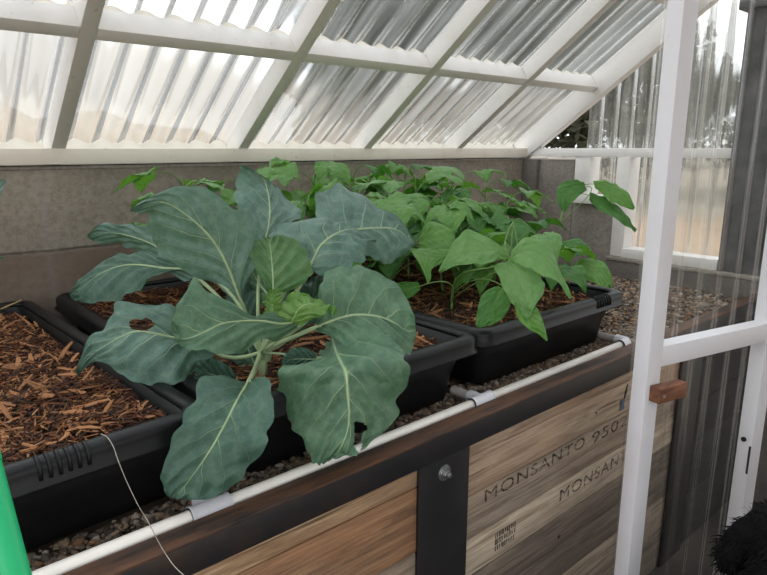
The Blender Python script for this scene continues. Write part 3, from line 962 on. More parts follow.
# ------------------------------------------------------------------ leaves
def leaf_mesh(Mid, L, R, nu=44, nv=24, bulge=0.0, ruffle=.004, pucker=.0022, seed=0, holes=(), lobe=0.0):
    """Loft a leaf between its left edge, midrib and right edge (arrays of world points, base to tip)."""
    Mid, L, R = crom(Mid, nu), crom(L, nu), crom(R, nu)
    V, UV, F = [], [], []
    for i in range(nu):
        s = i / (nu - 1)
        m, l, r = Vector(Mid[i]), Vector(L[i]), Vector(R[i])
        tdir = Vector(Mid[min(i + 1, nu - 1)] - Mid[max(i - 1, 0)])
        nrm = tdir.cross(r - l)
        nrm = nrm.normalized() if nrm.length > 1e-9 else Vector((0, 0, 1))
        if nrm.dot(CAM - m) < 0: nrm = -nrm
        for j in range(nv + 1):
            t = j / nv * 2 - 1
            e = l if t < 0 else r
            a = abs(t)
            p = m.lerp(e, a * (1 + lobe * a ** 4 * (sin(s * 31 + seed + (1.7 if t > 0 else 0)) + .6 * sin(s * 57 + seed * 3))))
            hw = (e - m).length
            q = (s - .40 * a ** .85) * 5.5 + (.45 if t > 0 else 0)
            d = bulge * hw * (4 * a * (1 - a))
            d += pucker * -cos(2 * pi * q) * min(1, a * 4) * (1 - a * .5) * -1
            d += 1.5 * ruffle * a * noise.noise((s * 6, t * 2.6, seed * 3.7))
            d += ruffle * 1.25 * a ** 3 * sin(s * 19 + seed * 2.1 + (2 if t > 0 else 0) + 2 * sin(s * 7 + seed)) * min(1, 6 * s * (1 - s) * 2)
            V.append(p + nrm * d)
            UV.append((s, (t + 1) / 2))
    w_ = nv + 1
    for i in range(nu - 1):
        for j in range(nv):
            q = (i * w_ + j, i * w_ + j + 1, (i + 1) * w_ + j + 1, (i + 1) * w_ + j)
            if holes:
                c = sum((V[k] for k in q), Vector()) / 4 - CAM
                d = c.dot(FW); u = 383.5 + FPX * c.dot(RT) / d; vv = 287.5 - FPX * c.dot(UP) / d
                if any(((u - hx) / rx) ** 2 + ((vv - hy) / ry) ** 2 < 1 + .3 * sin(3 * atan2(vv - hy, u - hx) + hx) + .15 * sin(5 * atan2(vv - hy, u - hx) + 1) for hx, hy, rx, ry in holes): continue
            F.append(q)
    return V, F, UV, Mid

def px_leaf(st, ox, oy, sc, d, dl, dr, mat, parent, root, bulge=.06, ruffle=.004, holes=(), seed=0, rib=.0034, res=None, pucker=.0042, ribmat='stem', label=None, rib_from=0.0):
    n = len(st)
    d = np.interp(np.linspace(0, 1, n), np.linspace(0, 1, len(d)), d)
    dl = np.interp(np.linspace(0, 1, n), np.linspace(0, 1, len(dl)), dl)
    dr = np.interp(np.linspace(0, 1, n), np.linspace(0, 1, len(dr)), dr)
    f = lambda x, y, dd: at(ox + x / sc, oy + y / sc, dd)[:]
    Mi = [f(q[0], q[1], d[i]) for i, q in enumerate(st)]
    Le = [f(q[2], q[3], d[i] + dl[i]) for i, q in enumerate(st)]
    Ri = [f(q[4], q[5], d[i] + dr[i]) for i, q in enumerate(st)]
    V, F, UV, mid = leaf_mesh(Mi, Le, Ri, *(res or ((110, 80) if holes else (44, 24))), bulge=bulge, ruffle=ruffle, seed=seed, holes=holes, pucker=pucker, lobe=.035 if mat.startswith('collard') else .0)
    o = mesh_obj('leaf', V, F, M[mat], parent, True, UV)
    if label: o['label'] = label
    # midrib and stalk
    base = Vector(mid[0])
    pts = []
    if root is not None:
        root = Vector(root)
        c1 = Vector(mid[0]) - (Vector(mid[len(mid) // 11]) - Vector(mid[0])).normalized() * (base - root).length * .45
        for k in range(10):
            t = k / 10
            pts.append(((root * (1 - t) + c1 * t) * (1 - t) + (c1 * (1 - t) + base * t) * t))
    nm = int(len(mid) * .86)
    k0 = len(pts)
    for k in range(int(len(mid) * rib_from), nm, max(1, len(mid) // 15)):
        pts.append(Vector(mid[k]) + (CAM - Vector(mid[k])).normalized() * .0003)
    rs = [rib * 1.15 if i < k0 else rib * .8 * max(.12, 1 - (i - k0) / (len(pts) - k0)) for i in range(len(pts))]
    mb = MB(); mb.tube([p[:] for p in pts], rs, 8)
    mb.obj('midrib', M[ribmat], o, True)
    return o

root = at(262, 384, 1.215)
root.z = ZR - .022
collard = empty('collard_plant', root, 'large blue-green collard plant with broad leaves spilling over the tub', 'plant')
rt2 = root + Vector((0, 0, .05))
mb = MB()
mb.tube([root - Vector((0, 0, .02)), root + Vector((.003, .002, .03)), at(266, 360, 1.215), at(270, 340, 1.21)], [.012, .011, .010, .007], 12)
mb.obj('stem', M['stem'], collard, True)

s38 = 3.835
# upper left big leaf
px_leaf([(690, 455, 655, 450, 712, 400), (655, 360, 590, 400, 755, 320), (620, 285, 500, 358, 768, 225), (585, 230, 415, 300, 730, 150), (540, 180, 362, 250, 645, 92), (480, 130, 338, 185, 545, 24), (400, 85, 338, 138, 440, 30), (330, 95, 318, 128, 345, 62), (272, 116, 270, 121, 274, 110)],
        60, 180, s38, [1.24, 1.22, 1.20, 1.19, 1.19], [.0, .04, .05, .03, 0], [.0, .02, .01, .0, 0], 'collard', collard, rt2, .05, .004, seed=1, rib=.0042)
# left leaf, upper lobe (behind)
px_leaf([(520, 370, 480, 390, 540, 330), (430, 300, 400, 345, 440, 235), (360, 250, 330, 300, 370, 185), (290, 222, 285, 268, 300, 172), (220, 205, 225, 243, 225, 170), (150, 205, 145, 243, 155, 166), (105, 216, 106, 222, 106, 210)],
        60, 180, s38, [1.30, 1.36, 1.38, 1.38], [0, .03, .02, 0], [0, .01, .01, 0], 'collard', collard, rt2, -.05, .005, seed=2)
# left leaf, lower one lying towards the tub's corner
px_leaf([(470, 340, 450, 350, 470, 310), (400, 338, 370, 372, 390, 300), (330, 328, 320, 402, 330, 280), (260, 325, 262, 440, 270, 282), (190, 342, 205, 462, 215, 290), (130, 375, 140, 470, 145, 318), (75, 420, 85, 468, 78, 385), (38, 440, 42, 455, 36, 428)],
        60, 180, s38, [1.27, 1.29, 1.30, 1.30], [0, -.02, -.03, 0], [0, .03, .03, 0], 'collard_shaded', collard, rt2, .04, .004, seed=3)
# front left leaf with the hole
px_leaf([(590, 395, 590, 440, 600, 360), (540, 390, 560, 470, 560, 345), (490, 360, 545, 520, 500, 300), (455, 400, 520, 560, 440, 180+8), (430, 470, 455, 575, 330, 172)],
        0, 180, 2.95, [1.16], [0], [0], 'collard', collard, None) if False else None
px_leaf([(215, 352, 205, 372, 215, 335), (196, 340, 192, 372, 192, 312), (176, 338, 185, 380, 170, 306), (158, 334, 170, 384, 148, 303), (138, 331, 148, 384, 116, 304), (122, 336, 126, 379, 112, 312), (106, 345, 108, 364, 104, 328), (90, 356, 92, 362, 90, 338), (77, 374, 78, 376, 76, 372)],
        0, 0, 1, [1.17, 1.13, 1.11, 1.10], [0, -.02, -.02, 0], [0, .03, .03, 0], 'collard', collard, rt2, .05, .004, [(142, 325, 12.5, 6.5)], seed=4)
# leaf in front centre left
px_leaf([(300, 320, 296, 330, 298, 312), (282, 324, 276, 340, 268, 314), (262, 321, 256, 342, 248, 315), (242, 321, 236, 356, 226, 299), (222, 324, 218, 354, 206, 290), (205, 332, 202, 350, 196, 279), (190, 338, 188, 348, 184, 294), (178, 338, 178, 342, 174, 312), (171, 328, 172, 332, 170, 322)],
        0, 0, 1, [1.16, 1.12, 1.08, 1.06, 1.05], [0, -.02, -.03, 0], [0, .02, .03, 0], 'collard_green', collard, rt2, .07, .005, seed=5)
# upright young leaf in the middle
px_leaf([(166, 285, 150, 280, 182, 285), (166, 262, 120, 225, 250, 262), (164, 215, 95, 180, 310, 215), (161, 170, 78, 135, 305, 150), (157, 125, 64, 100, 275, 100), (152, 88, 75, 78, 235, 68), (148, 70, 130, 68, 170, 66)],
        230, 220, s38, [1.20, 1.20, 1.22, 1.24], [0, .02, .02, 0], [0, .02, .02, 0], 'collard_mid', collard, rt2, .05, .004, seed=6, rib=.0026)
# leaf below/behind it
px_leaf([(200, 330, 170, 345, 230, 320), (150, 290, 110, 320, 230, 280), (110, 240, 60, 290, 200, 230), (80, 190, 45, 230, 140, 170), (60, 150, 50, 160, 75, 140)],
        230, 220, s38, [1.23, 1.27, 1.30], [0, .02, 0], [0, .02, 0], 'collard_green', collard, rt2, .03, .003, seed=16)
# crumpled youngest leaves at the heart
px_leaf([(235, 395, 200, 400, 265, 400), (250, 365, 165, 370, 300, 388), (270, 335, 160, 340, 335, 370), (310, 320, 210, 300, 375, 355), (355, 330, 255, 282, 400, 348), (400, 340, 330, 318, 412, 344)],
        230, 220, s38, [1.15, 1.13, 1.13, 1.13], [0, .03, .03, 0], [0, -.02, -.02, 0], 'collard_young', collard, rt2, .1, .007, seed=7, rib=.002)
px_leaf([(165, 380, 150, 380, 180, 378), (165, 340, 138, 345, 188, 335), (160, 300, 135, 305, 192, 290), (165, 265, 150, 270, 188, 262)],
        230, 220, s38, [1.15, 1.15], [0, .02, 0], [0, -.02, 0], 'collard_young', collard, rt2, .1, .005, seed=8, rib=.0015)
# upper right leaf showing its pale midrib
px_leaf([(222, 460, 200, 455, 245, 470), (240, 425, 130, 400, 275, 482), (268, 372, 75, 345, 345, 470), (300, 340, 85, 310, 400, 445), (332, 320, 160, 272, 437, 425), (362, 308, 250, 262, 436, 385), (390, 304, 322, 262, 440, 365), (430, 325, 385, 300, 470, 358), (484, 349, 478, 344, 486, 353)],
        250, 150, s38, [1.24, 1.27, 1.29, 1.30], [0, .04, .05, 0], [0, -.03, -.04, 0], 'collard', collard, rt2, .06, .005, seed=9, rib=.004)
# large leaf behind it
px_leaf([(330, 330, 300, 350, 320, 290), (370, 312, 350, 400, 262, 260), (410, 306, 400, 420, 250, 195), (460, 302, 440, 400, 290, 146), (510, 300, 480, 420, 350, 138), (550, 302, 520, 440, 415, 160), (585, 318, 560, 415, 475, 215), (612, 338, 595, 394, 560, 258), (633, 356, 630, 366, 628, 345)],
        250, 150, s38, [1.34, 1.40, 1.44, 1.44], [0, -.03, -.04, 0], [0, .06, .06, 0], 'collard', collard, rt2, .07, .004, seed=10)
# upright leaf left of it
px_leaf([(58, 350, 30, 350, 80, 345), (72, 290, 0, 300, 175, 270), (76, 230, -45, 240, 195, 235), (72, 180, -58, 180, 150, 195), (62, 135, -55, 125, 110, 150), (45, 100, -40, 75, 75, 118), (-20, 60, -38, 60, 0, 78)],
        250, 150, s38, [1.33, 1.38, 1.42, 1.42], [0, .02, .02, 0], [0, .03, .03, 0], 'collard', collard, rt2, .05, .003, seed=11)
# big round leaf at right
px_leaf([(335, 410, 325, 425, 330, 390), (380, 392, 370, 440, 340, 340), (430, 374, 440, 480, 342, 265), (480, 364, 500, 500, 360, 208), (540, 366, 570, 515, 425, 174), (590, 376, 620, 530, 505, 182), (640, 400, 668, 525, 590, 215), (675, 425, 695, 505, 665, 275), (712, 425, 712, 450, 708, 370)],
        230, 220, s38, [1.18, 1.17, 1.17, 1.17], [0, -.04, -.05, 0], [0, .03, .04, 0], 'collard_green', collard, rt2, .08, .004, seed=12, rib=.004)
# big front leaf: folded over its stalk, hanging over the rim
px_leaf([(390, 70, 345, 130, 500, 38), (405, 120, 335, 165, 590, 52), (425, 165, 260, 183, 645, 95), (444, 200, 186, 186, 683, 150), (450, 250, 184, 250, 680, 235), (455, 310, 205, 350, 645, 310), (458, 360, 232, 395, 636, 375), (452, 420, 262, 440, 560, 455), (430, 480, 300, 510, 500, 500), (400, 520, 325, 550, 480, 518), (370, 545, 340, 557, 420, 515)],
        230, 320, s38, [1.20, 1.13, 1.07, 1.03, 1.025, 1.02, 1.015, 1.01, 1.0, 1.0, .995], [0, .02, .03, .03, .04, .04, .03, .02, .01, 0, 0], [.02, .03, .03, .03, .04, .05, .05, .03, .01, 0, 0], 'collard_green', collard, None, .06, .005, [(360, 428, 6.5, 7), (358, 442, 4.0, 11)], seed=13, rib=.003, rib_from=.28)
# hanging leaf at front left
px_leaf([(450, 130, 420, 125, 480, 112), (428, 165, 330, 100, 515, 100), (405, 205, 262, 128, 545, 150), (375, 265, 246, 188, 550, 225), (345, 320, 200, 255, 535, 310), (310, 380, 195, 290, 515, 375), (270, 440, 150, 370, 460, 450), (230, 495, 125, 460, 400, 515), (195, 540, 122, 520, 320, 568), (165, 568, 145, 562, 220, 574)],
        130, 350, s38, [1.08, .98, .93, .915, .91], [0, .0, .0, .0, 0], [0, .0, .0, .02, 0], 'collard_shaded', collard, rt2, .05, .003, seed=14, rib=.004)
# low leaves, shade painted into their dark colour
px_leaf([(330, 150, 325, 170, 335, 130), (290, 150, 285, 186, 290, 108), (240, 150, 240, 188, 245, 106), (200, 160, 200, 175, 205, 135)],
        230, 320, s38, [1.14, 1.12], [0, 0], [0, 0], 'collard_shaded', collard, rt2, .05, .003, seed=15, rib=.002)
px_leaf([(420, 130, 400, 140, 430, 115), (360, 110, 340, 150, 370, 55), (300, 90, 280, 140, 310, 30), (250, 80, 245, 110, 255, 45)],
        130, 350, s38, [1.17, 1.12], [0, 0], [0, 0], 'collard_shaded', collard, rt2, .05, .003, seed=17, rib=.002)
px_leaf([(258, 372, 250, 380, 268, 372), (245, 340, 230, 355, 262, 330), (238, 310, 222, 325, 258, 300), (235, 285, 228, 290, 250, 282)],
        0, 0, 1, [1.24, 1.28], [0, 0], [0, 0], 'collard_shaded', collard, rt2, .05, .003, seed=18, rib=.002)
px_leaf([(290, 335, 280, 340, 300, 330), (300, 315, 285, 325, 325, 318), (318, 295, 298, 290, 340, 300), (330, 280, 318, 275, 345, 285)],
        0, 0, 1, [1.25, 1.33], [0, 0], [0, 0], 'collard_shaded', collard, rt2, .05, .003, seed=19, rib=.002)

# second collard, almost wholly outside the frame to the left
c2r = Vector((.10, 1.42, ZR - .02))
col2 = empty('collard_plant', c2r, 'collard leaf tips at the left edge beside the mulch', 'plant')
def tip_leaf(tip, basep, wid, mat, seed):
    b = Vector(basep); t = Vector(tip)
    side = (t - b).cross(Vector((.3, -.6, 1))).normalized()
    Mi, Le, Ri = [], [], []
    for i in range(7):
        s = i / 6
        p = b.lerp(t, s) + Vector((0, 0, .06 * sin(pi * s)))
        wv = wid * sin(pi * min(1, .08 + .9 * s ** .8)) 
        Mi.append(p[:]); Le.append((p - side * wv)[:]); Ri.append((p + side * wv)[:])
    V, F, UV, mid = leaf_mesh(Mi, Le, Ri, 30, 16, .05, .004, seed=seed)
    o = mesh_obj('leaf', V, F, M[mat], col2, True, UV)
    mb = MB()
    mb.tube([c2r[:], ((c2r + b) / 2 + Vector((0, 0, .02)))[:]] + [tuple(q) for q in mid[:24:3]], [.005, .005] + [.004 * (1 - k / 9) for k in range(8)], 8)
    mb.obj('midrib', M['stem'], o, True)
tip_leaf(at(5, 180, 1.50), c2r + Vector((-.02, .0, .10)), .05, 'collard', 3)
tip_leaf(at(4, 258, 1.48), c2r + Vector((-.02, .02, .06)), .035, 'collard_green', 5)
tip_leaf(c2r + Vector((-.25, -.10, .18)), c2r + Vector((-.05, -.02, .08)), .07, 'collard', 6)
tip_leaf(c2r + Vector((-.2, .16, .24)), c2r + Vector((-.05, .02, .08)), .07, 'collard_green', 7)

# ------------------------------------------------------------------ beans
def leaflet(P, d, n, Ln, wd, droop, fold, seed):
    """stations of one pointed leaflet"""
    d = d.normalized(); side = d.cross(n).normalized(); up = side.cross(d)
    Mi, Le, Ri = [], [], []
    for s, wv in ((0, .05), (.07, .52), (.17, .82), (.3, 1.0), (.45, .96), (.6, .76), (.75, .48), (.88, .2), (1, .0)):
        p = P + d * (s * Ln) + Vector((0, 0, -droop * Ln * s * s)) - d * (droop * .25 * Ln * s * s)
        ww = wv * wd * Ln
        off = up * (fold * ww)
        back = d * (-.12 * Ln * max(0, 1 - s / .12)) if wv > .1 else Vector()
        Mi.append(p[:]); Le.append((p - side * ww + off + back)[:]); Ri.append((p + side * ww + off + back)[:])
    return leaf_mesh(Mi, Le, Ri, 16, 8, .06, .003 * Ln / .1, .0006, seed)

def trifoliate(plant, start, P, d, Ln, mat, seed, spread=1.25, droop=.35, roll=0.0, label=None):
    """a bean leaf: stalk from start to P, then three leaflets"""
    d = Vector(d).normalized()
    n = Vector((0, 0, 1)) - d * d.z
    n.normalize()
    n = Matrix.Rotation(roll, 3, d) @ n
    V, F, UV = [], [], []
    side = d.cross(n).normalized()
    tipstart = P + d * (.22 * Ln)
    for k, (p0, dd, L_) in enumerate(((tipstart, d, Ln), (P, d * cos(spread) + side * sin(spread), Ln * .9), (P, d * cos(spread) - side * sin(spread), Ln * .9))):
        v, f, uv, _ = leaflet(Vector(p0), dd, n, L_, .40, droop * rng.uniform(.8, 1.2), rng.uniform(-.15, .35), seed + k)
        o = len(V)
        V += v; UV += uv; F += [tuple(i + o for i in q) for q in f]
    nf = len(F)
    mb = MB()
    s0 = Vector(start)
    midp = (s0 + P) / 2 + Vector((0, 0, .03)) - d * .02
    cv = [s0.lerp(midp, t).lerp(midp.lerp(P, t), t) for t in (0, .2, .4, .6, .8, 1)] + [tipstart]
    mb.tube([p[:] for p in cv], [.0019, .0018, .0017, .0016, .0015, .0015, .0011], 6)
    o = len(V)
    V += mb.v; F += [tuple(i + o for i in q) for q in mb.f]; UV += [(0.5, .5)] * len(mb.v)
    ob = mesh_obj('leaf', V, F, [M[mat], M['bean_stem']], plant, True, UV, [0] * nf + [1] * len(mb.f))
    if label: ob['label'] = label
    return ob

def bean_plant(base, height, nleaf, label, size=.085, lean=(0, 0), group='bean plants', mats=('bean', 'bean', 'bean_lite', 'bean_dark'), amin=0, amax=2 * pi, spread=.115):
    base = Vector(base)
    t = empty('bean_plant', base, label, 'plant', group)
    top = base + Vector((lean[0], lean[1], height))
    pts = [base - Vector((0, 0, .015)), base.lerp(top, .35) + Vector((rng.uniform(-.01, .01), rng.uniform(-.01, .01), 0)), base.lerp(top, .7) + Vector((rng.uniform(-.012, .012), rng.uniform(-.012, .012), 0)), top]
    cv = crom([p[:] for p in pts], 14)
    mb = MB(); mb.tube(cv.tolist(), [.0035 - .0018 * i / 13 for i in range(14)], 8)
    mb.obj('stem', M['bean_stem'], t, True)
    for k in range(nleaf):
        fr = .25 + .75 * (k + .5) / nleaf
        st = Vector(cv[min(13, int(fr * 13))])
        a = amin + (amax - amin) * ((k * .381966 + rng.uniform(-.06, .06)) % 1)
        rad = spread * (1.25 - .55 * fr) * rng.uniform(.8, 1.2)
        d = Vector((cos(a), sin(a), rng.uniform(-.3, .12)))
        P = st + Vector((cos(a) * rad, sin(a) * rad, rng.uniform(.02, .055)))
        P.y = min(P.y, YW - .10)
        if P.y + d.y * size * 1.3 > YW - .03: d.y = -abs(d.y) * .4
        trifoliate(t, st, P, d, size * rng.uniform(.8, 1.15) * (1.1 - .25 * fr), rng.choice(mats), rng.randint(0, 50), rng.uniform(1.05, 1.4), rng.uniform(.2, .65), rng.uniform(-.4, .4))
    return t

zb = ZR - .022
front = empty('bean_plant', (1.20, 1.10, zb), 'light green bean plant with the largest drooping leaves at the front', 'plant', 'bean plants')
FB = Vector((1.20, 1.10, zb))
def px_leaflet(st, d, dl, dr, mat, seed, parent, rootp, bulge=.06):
    return px_leaf(st, 0, 0, 1, d, dl, dr, mat, parent, rootp, bulge, .0025, seed=seed, rib=.0012, pucker=.0008, ribmat='bean_stem')
mb = MB()
ftop = at(513, 222, 1.52)
mb.tube(crom([FB - Vector((0, 0, .015)), FB + Vector((.01, -.01, .10)), at(505, 262, 1.50), ftop], 14).tolist(), [.0036 - .0018 * i / 13 for i in range(14)], 8)
mb.obj('stem', M['bean_stem'], front, True)
# the big drooping leaf: three leaflets, hand placed from the photograph
jn = at(508, 258, 1.45)
px_leaflet([(507, 256, 505, 250, 506, 260), (495, 250, 488, 238, 499, 259), (482, 250, 470, 229, 490, 263), (468, 253, 457, 238, 476, 264), (454, 261, 447, 254, 460, 265), (439, 272, 438, 271, 440, 273)], [1.45, 1.42, 1.41], [0, .02, 0], [0, -.02, 0], 'bean_lite', 21, front, ftop)
px_leaflet([(509, 260, 506, 262, 513, 260), (516, 274, 494, 266, 530, 268), (522, 288, 500, 280, 543, 280), (527, 302, 507, 296, 544, 292), (529, 313, 519, 310, 538, 302), (528, 319, 526, 318, 530, 316)], [1.45, 1.40, 1.37], [0, .02, 0], [0, .02, 0], 'bean_lite', 22, front, ftop)
px_leaflet([(511, 257, 511, 252, 511, 261), (524, 250, 524, 238, 519, 264), (538, 252, 545, 242, 533, 270), (550, 264, 556, 257, 548, 278), (560, 280, 562, 275, 558, 284), (571, 298, 572, 297, 570, 299)], [1.45, 1.42, 1.39], [0, .02, 0], [0, -.02, 0], 'bean_lite', 23, front, ftop)
# left pair of leaflets
px_leaflet([(455, 255, 455, 250, 452, 258), (442, 256, 440, 249, 440, 264), (430, 256, 425, 248, 432, 269), (420, 254, 412, 248, 430, 280), (410, 250, 404, 248, 428, 284)], [1.5, 1.46, 1.44], [0, .03, 0], [0, -.02, -.02], 'bean', 24, front, FB + Vector((0, 0, .12)))
px_leaflet([(420, 240, 418, 236, 418, 246), (430, 238, 428, 222, 430, 254), (442, 238, 440, 223, 442, 256), (454, 244, 452, 232, 452, 254), (462, 250, 461, 248, 461, 252)], [1.60, 1.58], [0, .03, 0], [0, -.03, 0], 'bean', 25, front, FB + Vector((0, 0, .14)))
# dark leaf and pointed tip near the rim
px_leaflet([(503, 288, 498, 286, 508, 290), (498, 298, 484, 292, 511, 298), (492, 308, 479, 304, 508, 310), (486, 319, 476, 318, 498, 322), (478, 327, 476, 326, 480, 328)], [1.42, 1.37], [0, .01, 0], [0, .01, 0], 'bean_dark', 26, front, FB + Vector((0, 0, .04)))
px_leaflet([(517, 300, 514, 304, 521, 298), (525, 310, 518, 318, 535, 306), (534, 321, 527, 328, 541, 316), (542, 332, 539, 335, 545, 328), (547, 341, 546, 341, 548, 340)], [1.40, 1.34], [0, .01, 0], [0, .01, 0], 'bean', 27, front, FB + Vector((0, 0, .05)))
px_leaflet([(420, 286, 418, 282, 420, 290), (408, 290, 404, 282, 410, 298), (396, 292, 390, 284, 398, 300), (386, 292, 384, 290, 387, 294)], [1.45, 1.44], [0, .01], [0, -.01], 'bean_dark', 28, front, FB + Vector((0, 0, .03)))

spots = [
    # x, y, height, leaves, size, lean
    (1.45, 1.02, .17, 5, .075, 'dark green bean plant low at the far front corner of its tub'),
    (1.60, 1.24, .27, 8, .085, 'bean plant at the far edge of its tub, leaves reaching towards the end wall'),
    (1.34, 1.26, .29, 7, .09, 'bean plant standing in the middle of its tub behind the largest leaves'),
    (1.16, 1.30, .27, 6, .085, 'bean plant beside the rim shared with the collard tub'),
    (1.22, 1.52, .31, 7, .085, 'bean plant in the second row, tallest beside the collard'),
    (1.42, 1.50, .35, 8, .085, 'bean plant in the second row, near the middle of the tub'),
    (1.63, 1.50, .36, 10, .085, 'bean plant in the second row, nearest the end wall'),
    (1.66, 1.38, .31, 8, .08, 'bean plant at the far side rim, between the second row and the front corner'),
    (1.18, 1.74, .36, 8, .08, 'bean plant in the back row beside the concrete wall, nearest the collard'),
    (1.40, 1.76, .365, 8, .08, 'bean plant in the middle of the back row against the concrete wall'),
    (1.62, 1.76, .37, 10, .08, 'bean plant at the far end of the back row against the concrete wall'),
]
plants = []
for (x, y, h, nl, sz, lab) in spots:
    plants += [bean_plant((x, y, zb), h, nl + 3, lab, sz * 1.3, (rng.uniform(-.02, .02), rng.uniform(-.02, .02)))]
for (x, y, h, nl, sz, lab) in [(.74, 1.66, .36, 7, .085, 'bean plant growing behind the collard, its top over the upright leaf'), (.93, 1.70, .36, 8, .08, 'bean plant behind the collard on the side towards the other bean plants')]:
    bean_plant((x, y, zb), h, nl + 3, lab, sz * 1.3, (rng.uniform(-.02, .02), rng.uniform(-.02, .02)))

far = plants[6]
fb = at(560, 222, 1.97)
px_leaflet([(594, 184, 593, 181, 595, 188), (603, 185, 604, 180, 602, 194), (614, 190, 617, 185, 611, 202), (624, 198, 628, 193, 620, 205), (634, 209, 635, 208, 633, 210)], [2.05, 2.0], [0, .02, 0], [0, -.02, 0], 'bean', 41, far, fb)
px_leaflet([(585, 186, 584, 182, 587, 190), (575, 187, 572, 180, 579, 196), (566, 192, 558, 186, 572, 203), (562, 202, 557, 200, 568, 208), (563, 212, 562, 211, 565, 213)], [2.05, 2.0], [0, .02, 0], [0, -.02, 0], 'bean_dark', 42, far, fb)
px_leaflet([(590, 196, 590, 192, 589, 200), (602, 202, 606, 198, 598, 209), (615, 212, 619, 207, 611, 217), (627, 221, 629, 219, 624, 224), (636, 231, 637, 230, 635, 232)], [2.05, 1.98], [0, .02, 0], [0, -.02, 0], 'bean_dark', 43, far, fb)
far2 = plants[1]
px_leaflet([(575, 268, 574, 263, 577, 274), (585, 266, 586, 258, 587, 280), (597, 270, 600, 261, 597, 285), (608, 278, 610, 270, 606, 287), (613, 286, 613, 284, 611, 288)], [1.86, 1.80], [0, .03, 0], [0, -.03, 0], 'bean', 44, far2, Vector((1.60, 1.24, zb + .1)))
px_leaflet([(556, 250, 555, 246, 558, 255), (566, 246, 566, 240, 569, 254), (577, 246, 578, 239, 580, 255), (587, 250, 589, 245, 587, 256), (592, 254, 592, 253, 591, 255)], [1.86, 1.84], [0, .03, 0], [0, -.03, 0], 'bean_dark', 45, far2, Vector((1.60, 1.24, zb + .12)))

# loose straw on the mulch
for pts, lab in (([at(-6, 312, 1.66), at(8, 306, 1.66), at(22, 300, 1.68)], 'pale straw lying across the mulch at the back rim of the nearest tub'),
                 ([at(2, 352, 1.33), at(10, 362, 1.31), at(17, 374, 1.29), at(24, 392, 1.26)], 'bent dry stalk sticking out of the mulch at the left edge')):
    mb = MB(); mb.tube(crom([q[:] for q in pts], 12).tolist(), .0022, 7)
    tag(mb.obj('straw', M['twig'], None, True), lab, 'straw')

# ------------------------------------------------------------------ trees outside
def crown_mesh(seed, mat, h=4.4, r=2.3, n=7500):
    rr = np.random.default_rng(seed)
    blobs = [(rr.uniform(-.6, .6) * r, rr.uniform(-.6, .6) * r, rr.uniform(.12, .92) * h, rr.uniform(.3, .55) * r) for _ in range(20)]
    V, F = [], []
    for k in range(n):
        bx, by, bz, br = blobs[rr.integers(len(blobs))]
        p = rr.normal(size=3); p /= np.linalg.norm(p)
        p = p * br * rr.uniform(.55, 1.05) * (1, 1, .8) + (bx, by, bz)
        a = rr.normal(size=3); a /= np.linalg.norm(a)
        b = np.cross(a, rr.normal(size=3)); b /= np.linalg.norm(b)
        s = rr.uniform(.09, .19)
        o = len(V)
        V += [p - a * s, p - b * s * .45, p + a * s, p + b * s * .45]
        F.append((o, o + 1, o + 2, o + 3))
    me = bpy.data.meshes.new('crown')
    me.from_pydata([tuple(q) for q in V], [], F)
    me.materials.append(mat)
    return me
def trunk_mesh(seed, h=4.0):
    rr = random.Random(seed)
    mb = MB()
    mb.tube([(0, 0, -.1), (.05, .02, h * .3), (-.04, .05, h * .6), (0, 0, h * .9)], [.16, .13, .09, .03], 10)
    for k in range(7):
        a = rr.uniform(0, 6.28); z = h * rr.uniform(.3, .7)
        mb.tube([(0, .03, z), (cos(a) * .5, sin(a) * .5, z + .4), (cos(a) * 1.0, sin(a) * 1.0, z + .9)], [.06, .04, .015], 6)
    me = bpy.data.meshes.new('trunk')
    me.from_pydata([tuple(q) for q in mb.v], [], mb.f)
    me.materials.append(M['bark'])
    return me
crowns = [crown_mesh(1, M['tree_leaf']), crown_mesh(2, M['tree_leaf2']), crown_mesh(3, M['tree_leaf'])]
trunks = [trunk_mesh(1), trunk_mesh(2)]
# bearing (photo column), distance, scale
tr = [(375, 17, 1.12, 'seen through the roof left of the middle'), (585, 17, 1.15, 'behind the far end of the sloping roof'), (800, 17, .72, 'seen past the door panel'), (480, 28.0, 2.0, 'standing far behind the middle of the roof'), (690, 28.0, 1.05, 'far off behind the glazing beside the door post')]
for i, (u, dist, sc, wh) in enumerate(tr):
    a = AZ - atan2(u - 383.5, FPX / cos(PIT))
    t = empty('tree', (cos(a) * dist, sin(a) * dist, -.06), 'dull green leafy tree outside, ' + wh, 'tree', 'trees beyond the greenhouse')
    for me, nm in ((crowns[i % 3], 'crown'), (trunks[i % 2], 'trunk')):
        o = bpy.data.objects.new(nm, me)
        COL.objects.link(o)
        o.parent = t
        o.location = (0, 0, .5 if nm == 'crown' else 0)
    t.scale = (sc, sc, sc)
    t.rotation_euler = (0, 0, i * 1.7)
# low dirt bank beyond the wall
mb = MB()
nb = 60
v, f = [], []
for i in range(nb + 1):
    a = radians(150 - 150 * i / nb)
    for (dist, h) in ((14, -.06), (20, .5 + .25 * noise.noise((i * .3, 0, 0))), (36, (3.0 + 2.0 * noise.noise((i * .35, 5, 0))) * (1 - .7 * min(1, max(0, (i - 32) / 6)))), (48, 1.0), (60, -.06)):
        v.append((cos(a) * dist, sin(a) * dist, h))
for i in range(nb):
    for k in range(4):
        f.append((i * 5 + k, i * 5 + 5 + k, i * 5 + 6 + k, i * 5 + k + 1))
mb.add(v, f)
tag(mb.obj('hill', M['scrub'], None, True), 'low scrubby bank beyond the greenhouse', 'hill', None, 'structure')

